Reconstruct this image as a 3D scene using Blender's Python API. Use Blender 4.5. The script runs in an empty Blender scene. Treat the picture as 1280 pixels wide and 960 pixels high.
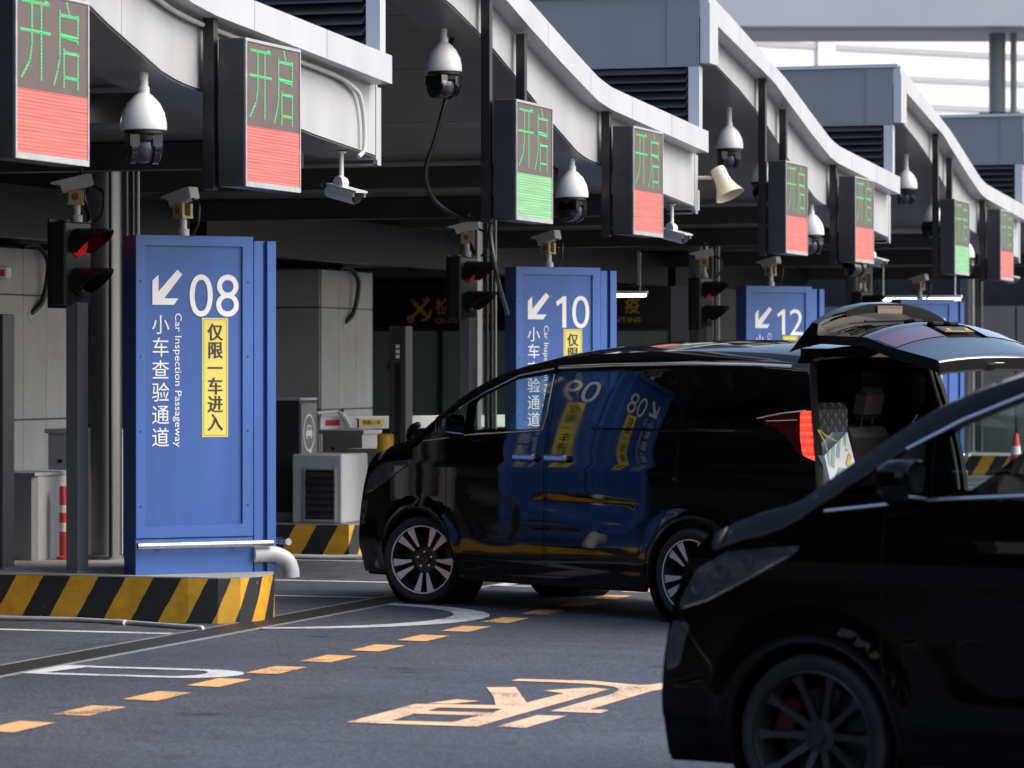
import bpy, math, random
from mathutils import Vector, Matrix
from mathutils.geometry import delaunay_2d_cdt, tessellate_polygon

random.seed(7)
PI = math.pi
R = math.radians
scene = bpy.context.scene
COL = scene.collection

# ---------------------------------------------------------------- camera, sky, sun, exposure
cam_data = bpy.data.cameras.new('camera')
cam = bpy.data.objects.new('camera', cam_data)
COL.objects.link(cam)
cam.location = (0, 0, 1.88)
cam.rotation_euler = (R(90), 0, R(18))
cam_data.lens = 126.56
cam_data.sensor_width = 36
cam_data.shift_y = -25 / 1280
cam_data.clip_end = 2000
cam_data.dof.use_dof = True
cam_data.dof.focus_distance = 27.0
cam_data.dof.aperture_fstop = 4.0
scene.camera = cam

world = bpy.data.worlds.new('World')
scene.world = world
world.use_nodes = True
wn = world.node_tree
wn.nodes.clear()
sky = wn.nodes.new('ShaderNodeTexSky')
sky.sky_type = 'NISHITA'
sky.sun_disc = False
SUN_EL, SUN_AZ = R(42), R(80)            # azimuth measured from +Y (down the lanes' row) towards +X (the open side)
sky.sun_elevation = SUN_EL
sky.sun_rotation = SUN_AZ
sky.air_density = 1.0
sky.dust_density = 3.0
sky.ozone_density = 1.0
bg = wn.nodes.new('ShaderNodeBackground')
bg.inputs['Strength'].default_value = 0.15
wo = wn.nodes.new('ShaderNodeOutputWorld')
wn.links.new(sky.outputs[0], bg.inputs[0])
wn.links.new(bg.outputs[0], wo.inputs[0])

sun_data = bpy.data.lights.new('sun', 'SUN')
sun = bpy.data.objects.new('sun', sun_data)
COL.objects.link(sun)
sun_data.energy = 1.0
sun_data.angle = R(45)
sun_data.color = (1.0, 0.98, 0.95)
d = Vector((math.sin(SUN_AZ) * math.cos(SUN_EL), math.cos(SUN_AZ) * math.cos(SUN_EL), math.sin(SUN_EL)))
sun.rotation_euler = d.to_track_quat('Z', 'Y').to_euler()

scene.view_settings.view_transform = 'Standard'
scene.view_settings.look = 'None'
scene.view_settings.exposure = 1.1
scene.view_settings.gamma = 1.0
scene.cycles.max_bounces = 8
scene.cycles.transparent_max_bounces = 16
scene.cycles.use_denoising = True

# ---------------------------------------------------------------- materials
def new_mat(name):
    m = bpy.data.materials.new(name)
    m.use_nodes = True
    return m, m.node_tree, m.node_tree.nodes['Principled BSDF']

def rgb(c):
    return (c[0], c[1], c[2], 1.0)

def mat(name, col, rough=0.5, metal=0.0, var=0.0, scale=3.0, bump=0.0, bscale=40.0, coat=0.0, spec=0.5, streak=False, coat_ior=1.5):
    """plain surface with a little uneven dirt: noise in object space drives colour and roughness"""
    m, nt, b = new_mat(name)
    b.inputs['Base Color'].default_value = rgb(col)
    b.inputs['Roughness'].default_value = rough
    b.inputs['Metallic'].default_value = metal
    b.inputs['Coat Weight'].default_value = coat
    b.inputs['Coat Roughness'].default_value = 0.02
    b.inputs['Coat IOR'].default_value = coat_ior
    b.inputs['Specular IOR Level'].default_value = spec
    tc = nt.nodes.new('ShaderNodeTexCoord')
    if var > 0:
        mp = nt.nodes.new('ShaderNodeMapping')
        if streak:
            mp.inputs['Scale'].default_value = (1, 1, 0.12)
        n = nt.nodes.new('ShaderNodeTexNoise')
        n.inputs['Scale'].default_value = scale
        n.inputs['Detail'].default_value = 8
        n.inputs['Roughness'].default_value = 0.65
        nt.links.new(tc.outputs['Object'], mp.inputs['Vector'])
        nt.links.new(mp.outputs[0], n.inputs['Vector'])
        cr = nt.nodes.new('ShaderNodeValToRGB')
        cr.color_ramp.elements[0].position = 0.25
        cr.color_ramp.elements[1].position = 0.75
        cr.color_ramp.elements[0].color = rgb([c * (1 - var) for c in col])
        cr.color_ramp.elements[1].color = rgb([min(1, c * (1 + var * 0.6)) for c in col])
        nt.links.new(n.outputs['Fac'], cr.inputs[0])
        nt.links.new(cr.outputs[0], b.inputs['Base Color'])
        mr = nt.nodes.new('ShaderNodeMapRange')
        mr.inputs['To Min'].default_value = max(0.02, rough - 0.12)
        mr.inputs['To Max'].default_value = min(1, rough + 0.12)
        nt.links.new(n.outputs['Fac'], mr.inputs['Value'])
        nt.links.new(mr.outputs[0], b.inputs['Roughness'])
    if bump > 0:
        n2 = nt.nodes.new('ShaderNodeTexNoise')
        n2.inputs['Scale'].default_value = bscale
        n2.inputs['Detail'].default_value = 4
        nt.links.new(tc.outputs['Object'], n2.inputs['Vector'])
        bp = nt.nodes.new('ShaderNodeBump')
        bp.inputs['Strength'].default_value = bump
        bp.inputs['Distance'].default_value = 0.01
        nt.links.new(n2.outputs['Fac'], bp.inputs['Height'])
        nt.links.new(bp.outputs[0], b.inputs['Normal'])
    return m

def emit(name, col, strength, base=(0.02, 0.02, 0.02)):
    m, nt, b = new_mat(name)
    b.inputs['Base Color'].default_value = rgb(base)
    b.inputs['Emission Color'].default_value = rgb(col)
    b.inputs['Emission Strength'].default_value = strength
    b.inputs['Roughness'].default_value = 0.4
    return m

def led(name, col, strength, off, pitch=0.021, speck=0.4):
    """a lit block of a lamp matrix: rows of lamps (lines in height) with uneven brightness"""
    m, nt, b = new_mat(name)
    b.inputs['Base Color'].default_value = rgb(off)
    b.inputs['Roughness'].default_value = 0.55
    tc = nt.nodes.new('ShaderNodeTexCoord')
    sx = nt.nodes.new('ShaderNodeSeparateXYZ')
    nt.links.new(tc.outputs['Object'], sx.inputs[0])
    a = nt.nodes.new('ShaderNodeMath'); a.operation = 'MULTIPLY'; a.inputs[1].default_value = 2 * PI / pitch
    nt.links.new(sx.outputs['Z'], a.inputs[0])
    s = nt.nodes.new('ShaderNodeMath'); s.operation = 'SINE'
    nt.links.new(a.outputs[0], s.inputs[0])
    mr = nt.nodes.new('ShaderNodeMapRange')
    mr.inputs['From Min'].default_value = -1
    mr.inputs['To Min'].default_value = strength * 0.42
    mr.inputs['To Max'].default_value = strength
    nt.links.new(s.outputs[0], mr.inputs['Value'])
    mp = nt.nodes.new('ShaderNodeMapping'); mp.inputs['Scale'].default_value = (1, 1.3, 60)
    n = nt.nodes.new('ShaderNodeTexNoise'); n.inputs['Scale'].default_value = 1.6; n.inputs['Detail'].default_value = 3
    nt.links.new(tc.outputs['Object'], mp.inputs['Vector']); nt.links.new(mp.outputs[0], n.inputs['Vector'])
    mr2 = nt.nodes.new('ShaderNodeMapRange')
    mr2.inputs['From Min'].default_value = 0.3; mr2.inputs['From Max'].default_value = 0.7
    mr2.inputs['To Min'].default_value = 1 - speck; mr2.inputs['To Max'].default_value = 1 + speck * 0.5
    nt.links.new(n.outputs['Fac'], mr2.inputs['Value'])
    mu = nt.nodes.new('ShaderNodeMath'); mu.operation = 'MULTIPLY'
    nt.links.new(mr.outputs[0], mu.inputs[0]); nt.links.new(mr2.outputs[0], mu.inputs[1])
    b.inputs['Emission Color'].default_value = rgb(col)
    nt.links.new(mu.outputs[0], b.inputs['Emission Strength'])
    return m

def glass(name, tint, refl=1.0, rough=0.0):
    """car or window glass: tinted see-through plus mirror reflection by angle"""
    m = bpy.data.materials.new(name); m.use_nodes = True
    nt = m.node_tree; nt.nodes.clear()
    o = nt.nodes.new('ShaderNodeOutputMaterial')
    t = nt.nodes.new('ShaderNodeBsdfTransparent'); t.inputs[0].default_value = rgb(tint)
    g = nt.nodes.new('ShaderNodeBsdfGlossy'); g.inputs['Roughness'].default_value = rough
    f = nt.nodes.new('ShaderNodeFresnel'); f.inputs[0].default_value = 1.52
    k = nt.nodes.new('ShaderNodeMath'); k.operation = 'MULTIPLY'; k.inputs[1].default_value = refl; k.use_clamp = True
    mx = nt.nodes.new('ShaderNodeMixShader')
    nt.links.new(f.outputs[0], k.inputs[0]); nt.links.new(k.outputs[0], mx.inputs[0])
    nt.links.new(t.outputs[0], mx.inputs[1]); nt.links.new(g.outputs[0], mx.inputs[2])
    nt.links.new(mx.outputs[0], o.inputs[0])
    return m

def stripes(name, c1, c2, period, lean, offset):
    """hazard stripes painted round a kerb: u = x + y - lean*z"""
    m, nt, b = new_mat(name)
    b.inputs['Roughness'].default_value = 0.6
    tc = nt.nodes.new('ShaderNodeTexCoord'); sx = nt.nodes.new('ShaderNodeSeparateXYZ')
    nt.links.new(tc.outputs['Object'], sx.inputs[0])
    def mth(op, a, bb):
        q = nt.nodes.new('ShaderNodeMath'); q.operation = op
        for i, v in enumerate((a, bb)):
            if v is None: continue
            if isinstance(v, (int, float)): q.inputs[i].default_value = v
            else: nt.links.new(v, q.inputs[i])
        return q.outputs[0]
    nz = nt.nodes.new('ShaderNodeTexNoise'); nz.inputs['Scale'].default_value = 9; nz.inputs['Detail'].default_value = 6
    nt.links.new(tc.outputs['Object'], nz.inputs['Vector'])
    u = mth('ADD', sx.outputs['X'], sx.outputs['Y'])
    u = mth('SUBTRACT', u, mth('MULTIPLY', sx.outputs['Z'], lean))
    u = mth('SUBTRACT', u, offset)
    u = mth('ADD', u, mth('MULTIPLY', mth('SUBTRACT', nz.outputs['Fac'], 0.5), 0.02))
    u = mth('FRACT', mth('DIVIDE', u, period), None)
    k = mth('LESS_THAN', u, 0.5)
    mx = nt.nodes.new('ShaderNodeMix'); mx.data_type = 'RGBA'
    mx.inputs['A'].default_value = rgb(c2); mx.inputs['B'].default_value = rgb(c1)
    nt.links.new(k, mx.inputs['Factor'])
    n2 = nt.nodes.new('ShaderNodeTexNoise'); n2.inputs['Scale'].default_value = 5; n2.inputs['Detail'].default_value = 10; n2.inputs['Roughness'].default_value = 0.7
    nt.links.new(tc.outputs['Object'], n2.inputs['Vector'])
    cr = nt.nodes.new('ShaderNodeValToRGB')
    cr.color_ramp.elements[0].position = 0.33; cr.color_ramp.elements[0].color = (0.35, 0.33, 0.3, 1)
    cr.color_ramp.elements[1].position = 0.58; cr.color_ramp.elements[1].color = (1, 1, 1, 1)
    nt.links.new(n2.outputs['Fac'], cr.inputs[0])
    mm = nt.nodes.new('ShaderNodeMix'); mm.data_type = 'RGBA'; mm.blend_type = 'MULTIPLY'; mm.inputs['Factor'].default_value = 0.5
    nt.links.new(mx.outputs['Result'], mm.inputs['A']); nt.links.new(cr.outputs[0], mm.inputs['B'])
    # worn chips showing concrete
    n3 = nt.nodes.new('ShaderNodeTexNoise'); n3.inputs['Scale'].default_value = 14; n3.inputs['Detail'].default_value = 8
    nt.links.new(tc.outputs['Object'], n3.inputs['Vector'])
    chip = mth('GREATER_THAN', n3.outputs['Fac'], 0.70)
    m3 = nt.nodes.new('ShaderNodeMix'); m3.data_type = 'RGBA'; m3.inputs['B'].default_value = (0.2, 0.19, 0.17, 1)
    nt.links.new(chip, m3.inputs['Factor']); nt.links.new(mm.outputs['Result'], m3.inputs['A'])
    nt.links.new(m3.outputs['Result'], b.inputs['Base Color'])
    bp = nt.nodes.new('ShaderNodeBump'); bp.inputs['Strength'].default_value = 0.3; bp.inputs['Distance'].default_value = 0.01
    nt.links.new(n2.outputs['Fac'], bp.inputs['Height']); nt.links.new(bp.outputs[0], b.inputs['Normal'])
    return m

def asphalt(name):
    """worn asphalt: coarse grain, wheel paths along the lanes, oil drips, faint cracks and patched areas"""
    m, nt, b = new_mat(name)
    N = nt.nodes.new; L = nt.links.new
    tc = N('ShaderNodeTexCoord')
    def noise(scale, detail=6, rough=0.6, mapping=None, vec=None):
        n = N('ShaderNodeTexNoise'); n.inputs['Scale'].default_value = scale; n.inputs['Detail'].default_value = detail; n.inputs['Roughness'].default_value = rough
        if mapping:
            mp = N('ShaderNodeMapping'); mp.inputs['Scale'].default_value = mapping; L(tc.outputs['Object'], mp.inputs['Vector']); L(mp.outputs[0], n.inputs['Vector'])
        else: L(tc.outputs['Object'], n.inputs['Vector'])
        return n.outputs['Fac']
    def ramp(v, p0, c0, p1, c1):
        r = N('ShaderNodeValToRGB'); e = r.color_ramp.elements
        e[0].position = p0; e[0].color = rgb(c0 if isinstance(c0, tuple) else (c0,) * 3); e[1].position = p1; e[1].color = rgb(c1 if isinstance(c1, tuple) else (c1,) * 3)
        L(v, r.inputs[0]); return r.outputs[0]
    def mul(a, c, f=1.0):
        x = N('ShaderNodeMix'); x.data_type = 'RGBA'; x.blend_type = 'MULTIPLY'; x.inputs['Factor'].default_value = f
        L(a, x.inputs['A']); L(c, x.inputs['B']); return x.outputs['Result']
    base = ramp(noise(0.5, 9), 0.3, (0.043, 0.049, 0.061), 0.72, (0.072, 0.080, 0.097))
    v = N('ShaderNodeTexVoronoi'); v.inputs['Scale'].default_value = 48; L(tc.outputs['Object'], v.inputs['Vector'])
    grain = ramp(v.outputs['Color'], 0.0, 0.40, 1.0, 1.70)
    c = mul(base, grain, 0.9)
    c = mul(c, ramp(noise(3.0, 4, 0.6, (0.12, 1.6, 1)), 0.36, 0.90, 0.60, 1.02))          # dark wheel paths along x
    c = mul(c, ramp(noise(1.7, 3, 0.5), 0.27, 0.35, 0.36, 1.0))                            # oil drips
    c = mul(c, ramp(noise(7.0, 2, 0.5, (0.5, 1, 1)), 0.25, 0.55, 0.33, 1.0))
    vc = N('ShaderNodeTexVoronoi'); vc.feature = 'DISTANCE_TO_EDGE'; vc.inputs['Scale'].default_value = 0.32
    mp = N('ShaderNodeMapping'); n = N('ShaderNodeTexNoise'); n.inputs['Scale'].default_value = 1.3; n.inputs['Detail'].default_value = 8
    L(tc.outputs['Object'], n.inputs['Vector'])
    ad = N('ShaderNodeMix'); ad.data_type = 'RGBA'; ad.inputs['Factor'].default_value = 0.5
    L(tc.outputs['Object'], ad.inputs['A']); L(n.outputs['Color'], ad.inputs['B']); L(ad.outputs['Result'], vc.inputs['Vector'])
    c = mul(c, ramp(vc.outputs['Distance'], 0.0, 0.45, 0.0045, 1.0))
    L(c, b.inputs['Base Color'])
    r = ramp(noise(0.8, 4, 0.6), 0.36, 0.62, 0.62, 0.76)
    L(r, b.inputs['Roughness'])
    bp = N('ShaderNodeBump'); bp.inputs['Strength'].default_value = 0.55; bp.inputs['Distance'].default_value = 0.006
    L(v.outputs['Distance'], bp.inputs['Height']); L(bp.outputs[0], b.inputs['Normal'])
    return m

def road_paint(name, col):
    """thin worn paint: asphalt grain shows through in specks"""
    m, nt, b = new_mat(name)
    tc = nt.nodes.new('ShaderNodeTexCoord')
    v = nt.nodes.new('ShaderNodeTexNoise'); v.inputs['Scale'].default_value = 60; v.inputs['Detail'].default_value = 6
    nt.links.new(tc.outputs['Object'], v.inputs['Vector'])
    n = nt.nodes.new('ShaderNodeTexNoise'); n.inputs['Scale'].default_value = 2.5; n.inputs['Detail'].default_value = 6
    nt.links.new(tc.outputs['Object'], n.inputs['Vector'])
    ad = nt.nodes.new('ShaderNodeMath'); ad.operation = 'ADD'
    nt.links.new(v.outputs['Fac'], ad.inputs[0]); nt.links.new(n.outputs['Fac'], ad.inputs[1])
    cr = nt.nodes.new('ShaderNodeValToRGB')
    cr.color_ramp.elements[0].position = 0.385; cr.color_ramp.elements[0].color = (0.11, 0.105, 0.10, 1)
    cr.color_ramp.elements[1].position = 0.47; cr.color_ramp.elements[1].color = rgb(col)
    hf = nt.nodes.new('ShaderNodeMath'); hf.operation = 'MULTIPLY'; hf.inputs[1].default_value = 0.5
    nt.links.new(ad.outputs[0], hf.inputs[0]); nt.links.new(hf.outputs[0], cr.inputs[0])
    nt.links.new(cr.outputs[0], b.inputs['Base Color'])
    b.inputs['Roughness'].default_value = 0.6
    return m

M = dict(
    asphalt=asphalt('asphalt'),
    line_white=road_paint('white_road_paint', (0.62, 0.62, 0.60)),
    line_orange=road_paint('orange_road_paint', (0.74, 0.42, 0.17)),
    line_peach=road_paint('peach_road_paint', (0.82, 0.52, 0.33)),
    kerb=stripes('kerb_stripes', (0.78, 0.40, 0.03), (0.025, 0.026, 0.028), 0.44, 0.58, -10.98),
    concrete=mat('concrete', (0.33, 0.33, 0.32), 0.85, var=0.35, scale=2.5, bump=0.4, bscale=60),
    concrete_light=mat('painted_concrete', (0.42, 0.43, 0.445), 0.75, var=0.18, scale=3, bump=0.2, streak=True),
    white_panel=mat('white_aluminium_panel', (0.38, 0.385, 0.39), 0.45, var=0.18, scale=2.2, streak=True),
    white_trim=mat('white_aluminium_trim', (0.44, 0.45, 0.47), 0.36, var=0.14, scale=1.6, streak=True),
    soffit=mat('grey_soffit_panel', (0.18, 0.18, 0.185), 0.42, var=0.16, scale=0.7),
    beam=mat('dark_steel_beam', (0.06, 0.06, 0.061), 0.45, var=0.3, scale=1.5),
    gable=mat('blue_grey_wall_panel', (0.18, 0.187, 0.197), 0.45, var=0.10, scale=1.2, streak=True),
    louvre=mat('dark_louvre', (0.035, 0.037, 0.04), 0.45, var=0.2),
    dark_metal=mat('dark_grey_metal', (0.030, 0.031, 0.034), 0.42, var=0.3, scale=6),
    black_metal=mat('black_metal', (0.012, 0.012, 0.013), 0.4, var=0.25, scale=8),
    alu=mat('aluminium_edge', (0.55, 0.55, 0.55), 0.4, metal=0.7, var=0.25, scale=12),
    steel=mat('brushed_steel', (0.62, 0.62, 0.62), 0.28, metal=1.0, var=0.15, scale=10),
    column=mat('grey_painted_steel', (0.20, 0.205, 0.21), 0.42, var=0.12, scale=3, streak=True),
    clad=mat('grey_cladding_panel', (0.50, 0.505, 0.515), 0.5, var=0.22, scale=1.3),
    blue=mat('blue_sign_paint', (0.038, 0.118, 0.385), 0.42, var=0.22, scale=2.6, streak=True),
    blue_frame=mat('blue_sign_frame', (0.050, 0.142, 0.43), 0.36, var=0.16, scale=2.4, streak=True),
    letter_white=mat('white_lettering', (0.88, 0.88, 0.87), 0.45),
    sticker=mat('yellow_sticker', (0.82, 0.70, 0.16), 0.45, var=0.05),
    letter_black=mat('dark_lettering', (0.04, 0.035, 0.02), 0.5),
    gold=mat('gold_lettering', (0.62, 0.36, 0.035), 0.45),
    pvc=mat('white_pvc', (0.54, 0.545, 0.54), 0.45, var=0.12, scale=6),
    cable=mat('black_cable', (0.012, 0.012, 0.013), 0.38),
    cam_white=mat('white_camera_shell', (0.64, 0.64, 0.62), 0.32, var=0.08, scale=9),
    cam_dark=mat('black_camera_dome', (0.012, 0.013, 0.016), 0.18, coat=0.5),
    cam_grey=mat('grey_camera_ball', (0.045, 0.05, 0.065), 0.28),
    bracket=mat('rusty_cream_bracket', (0.50, 0.40, 0.22), 0.6, var=0.25, scale=14),
    rust=mat('rust_stain', (0.30, 0.12, 0.02), 0.8, var=0.5, scale=25),
    horn=mat('cream_plastic', (0.66, 0.58, 0.42), 0.4, var=0.08),
    yellow=mat('yellow_bollard_paint', (0.62, 0.34, 0.03), 0.35, var=0.12, scale=5),
    red=mat('red_plastic', (0.62, 0.05, 0.06), 0.4, var=0.12, scale=6),
    white_plastic=mat('white_plastic', (0.84, 0.84, 0.83), 0.4, var=0.08),
    led_red=led('lit_red_lamp_block', (1.0, 0.16, 0.125), 0.60, (0.10, 0.05, 0.045)),
    led_green=led('lit_green_lamp_block', (0.26, 0.80, 0.34), 0.46, (0.09, 0.12, 0.07)),
    led_off=mat('unlit_lamp_matrix', (0.105, 0.078, 0.072), 0.6, var=0.2, scale=20),
    led_char=led('lit_green_lamps', (0.12, 0.85, 0.28), 0.5, (0.03, 0.10, 0.04), speck=0.2),
    signal_red=emit('lit_red_signal', (1.0, 0.02, 0.02), 0.13),
    signal_off=mat('unlit_signal_lens', (0.03, 0.012, 0.012), 0.2),
    tube=emit('fluorescent_tube', (0.85, 0.92, 1.0), 3.0),
    booth_glass=mat('dark_green_glass', (0.20, 0.25, 0.235), 0.2, var=0.15),
    paint=mat('black_car_paint', (0.0025, 0.0025, 0.003), 0.5, coat=1.0, spec=0.0, coat_ior=1.58),
    trim_black=mat('black_plastic_trim', (0.006, 0.006, 0.006), 0.55, spec=0.15),
    interior=mat('dark_cabin_trim', (0.012, 0.012, 0.013), 0.75),
    headliner=mat('grey_headliner', (0.03, 0.03, 0.03), 0.9),
    rubber=mat('tyre_rubber', (0.011, 0.011, 0.011), 0.75, var=0.2, scale=12),
    chrome=mat('chrome', (0.62, 0.63, 0.66), 0.22, metal=0.9),
    rim=mat('machined_wheel_face', (0.60, 0.61, 0.66), 0.42, metal=0.6),
    rim_dark=mat('dark_wheel_metal', (0.022, 0.022, 0.024), 0.3, metal=0.3),
    glass_clear=glass('clear_green_glass', (0.84, 0.92, 0.89), 1.2),
    glass_tint=glass('privacy_glass', (0.055, 0.065, 0.085), 1.9),
    lamp_red=mat('red_lamp_lens', (0.06, 0.003, 0.005), 0.15, coat=1.0),
    lamp_lit=led('lit_brake_lamp', (1.0, 0.06, 0.035), 1.25, (0.15, 0.005, 0.005), pitch=0.055, speck=0.5),
    lamp_clear=mat('clear_lamp_lens', (0.09, 0.09, 0.095), 0.25, metal=0.5, var=0.5, scale=14, coat=1.0),
    seat=mat('black_leather', (0.015, 0.015, 0.016), 0.5, bump=0.2, bscale=120),
    bag=mat('white_paper', (0.78, 0.78, 0.76), 0.7),
    bag_green=mat('pale_green_print', (0.32, 0.46, 0.38), 0.7),
    bag_yellow=mat('yellow_print', (0.75, 0.55, 0.12), 0.7),
    cabinet=mat('light_grey_cabinet_paint', (0.42, 0.42, 0.42), 0.45, var=0.12, scale=3),
    mirror_glass=mat('dark_mirror_glass', (0.22, 0.24, 0.25), 0.05, metal=1.0),
    far_beam=mat('pale_grey_steel', (0.52, 0.52, 0.52), 0.5, var=0.06, scale=0.4),
    caliper=mat('red_brake_caliper', (0.07, 0.004, 0.004), 0.4),
)

# quilted seat-back cover: diamond stitching
def quilt():
    m, nt, b = new_mat('quilted_grey_leather')
    b.inputs['Base Color'].default_value = (0.075, 0.077, 0.085, 1); b.inputs['Roughness'].default_value = 0.45
    tc = nt.nodes.new('ShaderNodeTexCoord'); sx = nt.nodes.new('ShaderNodeSeparateXYZ')
    nt.links.new(tc.outputs['Object'], sx.inputs[0])
    outs = []
    for sgn in (1, -1):
        a = nt.nodes.new('ShaderNodeMath'); a.operation = 'MULTIPLY_ADD'; a.inputs[1].default_value = 1.25 * sgn
        nt.links.new(sx.outputs['Y'], a.inputs[0]); nt.links.new(sx.outputs['Z'], a.inputs[2])
        f = nt.nodes.new('ShaderNodeMath'); f.operation = 'PINGPONG'; f.inputs[1].default_value = 0.05
        nt.links.new(a.outputs[0], f.inputs[0]); outs.append(f.outputs[0])
    mn = nt.nodes.new('ShaderNodeMath'); mn.operation = 'MINIMUM'
    nt.links.new(outs[0], mn.inputs[0]); nt.links.new(outs[1], mn.inputs[1])
    bp = nt.nodes.new('ShaderNodeBump'); bp.inputs['Strength'].default_value = 1.0; bp.inputs['Distance'].default_value = 0.4
    nt.links.new(mn.outputs[0], bp.inputs['Height']); nt.links.new(bp.outputs[0], b.inputs['Normal'])
    ln = nt.nodes.new('ShaderNodeMath'); ln.operation = 'GREATER_THAN'; ln.inputs[1].default_value = 0.006
    nt.links.new(mn.outputs[0], ln.inputs[0])
    mx = nt.nodes.new('ShaderNodeMix'); mx.data_type = 'RGBA'
    mx.inputs['A'].default_value = (0.012, 0.012, 0.013, 1); mx.inputs['B'].default_value = (0.085, 0.088, 0.098, 1)
    nt.links.new(ln.outputs[0], mx.inputs['Factor']); nt.links.new(mx.outputs['Result'], b.inputs['Base Color'])
    return m
def road_film(m, lo, hi):
    nt = m.node_tree; b = nt.nodes['Principled BSDF']
    tc = nt.nodes.new('ShaderNodeTexCoord'); n = nt.nodes.new('ShaderNodeTexNoise'); n.inputs['Scale'].default_value = 4; n.inputs['Detail'].default_value = 8
    nt.links.new(tc.outputs['Object'], n.inputs['Vector'])
    mr = nt.nodes.new('ShaderNodeMapRange'); mr.inputs['From Min'].default_value = 0.35; mr.inputs['From Max'].default_value = 0.7
    mr.inputs['To Min'].default_value = lo; mr.inputs['To Max'].default_value = hi
    nt.links.new(n.outputs['Fac'], mr.inputs['Value']); nt.links.new(mr.outputs[0], b.inputs['Coat Roughness'])
road_film(M['paint'], 0.02, 0.09)
M['quilt'] = quilt()

def grate_mat():
    m, nt, b = new_mat('cast_drain_grate')
    b.inputs['Roughness'].default_value = 0.55; b.inputs['Metallic'].default_value = 0.3
    tc = nt.nodes.new('ShaderNodeTexCoord'); br = nt.nodes.new('ShaderNodeTexBrick')
    mp = nt.nodes.new('ShaderNodeMapping'); mp.inputs['Rotation'].default_value = (0, 0, R(90))
    nt.links.new(tc.outputs['Object'], mp.inputs['Vector']); nt.links.new(mp.outputs[0], br.inputs['Vector'])
    br.offset = 0.0; br.inputs['Scale'].default_value = 1.0
    br.inputs['Brick Width'].default_value = 0.09; br.inputs['Row Height'].default_value = 0.085; br.inputs['Mortar Size'].default_value = 0.018
    br.inputs['Color1'].default_value = (0.012, 0.012, 0.012, 1); br.inputs['Color2'].default_value = (0.016, 0.016, 0.016, 1)
    br.inputs['Mortar'].default_value = (0.040, 0.041, 0.040, 1)
    nt.links.new(br.outputs['Color'], b.inputs['Base Color'])
    bp = nt.nodes.new('ShaderNodeBump'); bp.inputs['Strength'].default_value = 0.6; bp.inputs['Distance'].default_value = 0.01
    nt.links.new(br.outputs['Fac'], bp.inputs['Height']); nt.links.new(bp.outputs[0], b.inputs['Normal'])
    return m
M['grate'] = grate_mat()

# ---------------------------------------------------------------- mesh building helpers
_text_cache = {}
def text_geo(body, bold=0.0):
    key = (body, bold)
    if key not in _text_cache:
        c = bpy.data.curves.new('t', 'FONT'); c.body = body; c.size = 1; c.offset = bold; c.resolution_u = 8 if body.isdigit() else 3
        o = bpy.data.objects.new('t', c); COL.objects.link(o)
        me = bpy.data.meshes.new_from_object(o.evaluated_get(bpy.context.evaluated_depsgraph_get()))
        vs = [v.co.copy() for v in me.vertices]; fs = [tuple(p.vertices) for p in me.polygons]
        bpy.data.objects.remove(o); bpy.data.curves.remove(c); bpy.data.meshes.remove(me)
        x0 = min(v.x for v in vs); x1 = max(v.x for v in vs); y0 = min(v.y for v in vs); y1 = max(v.y for v in vs)
        _text_cache[key] = (vs, fs, x0, x1, y0, y1)
    return _text_cache[key]

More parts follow.
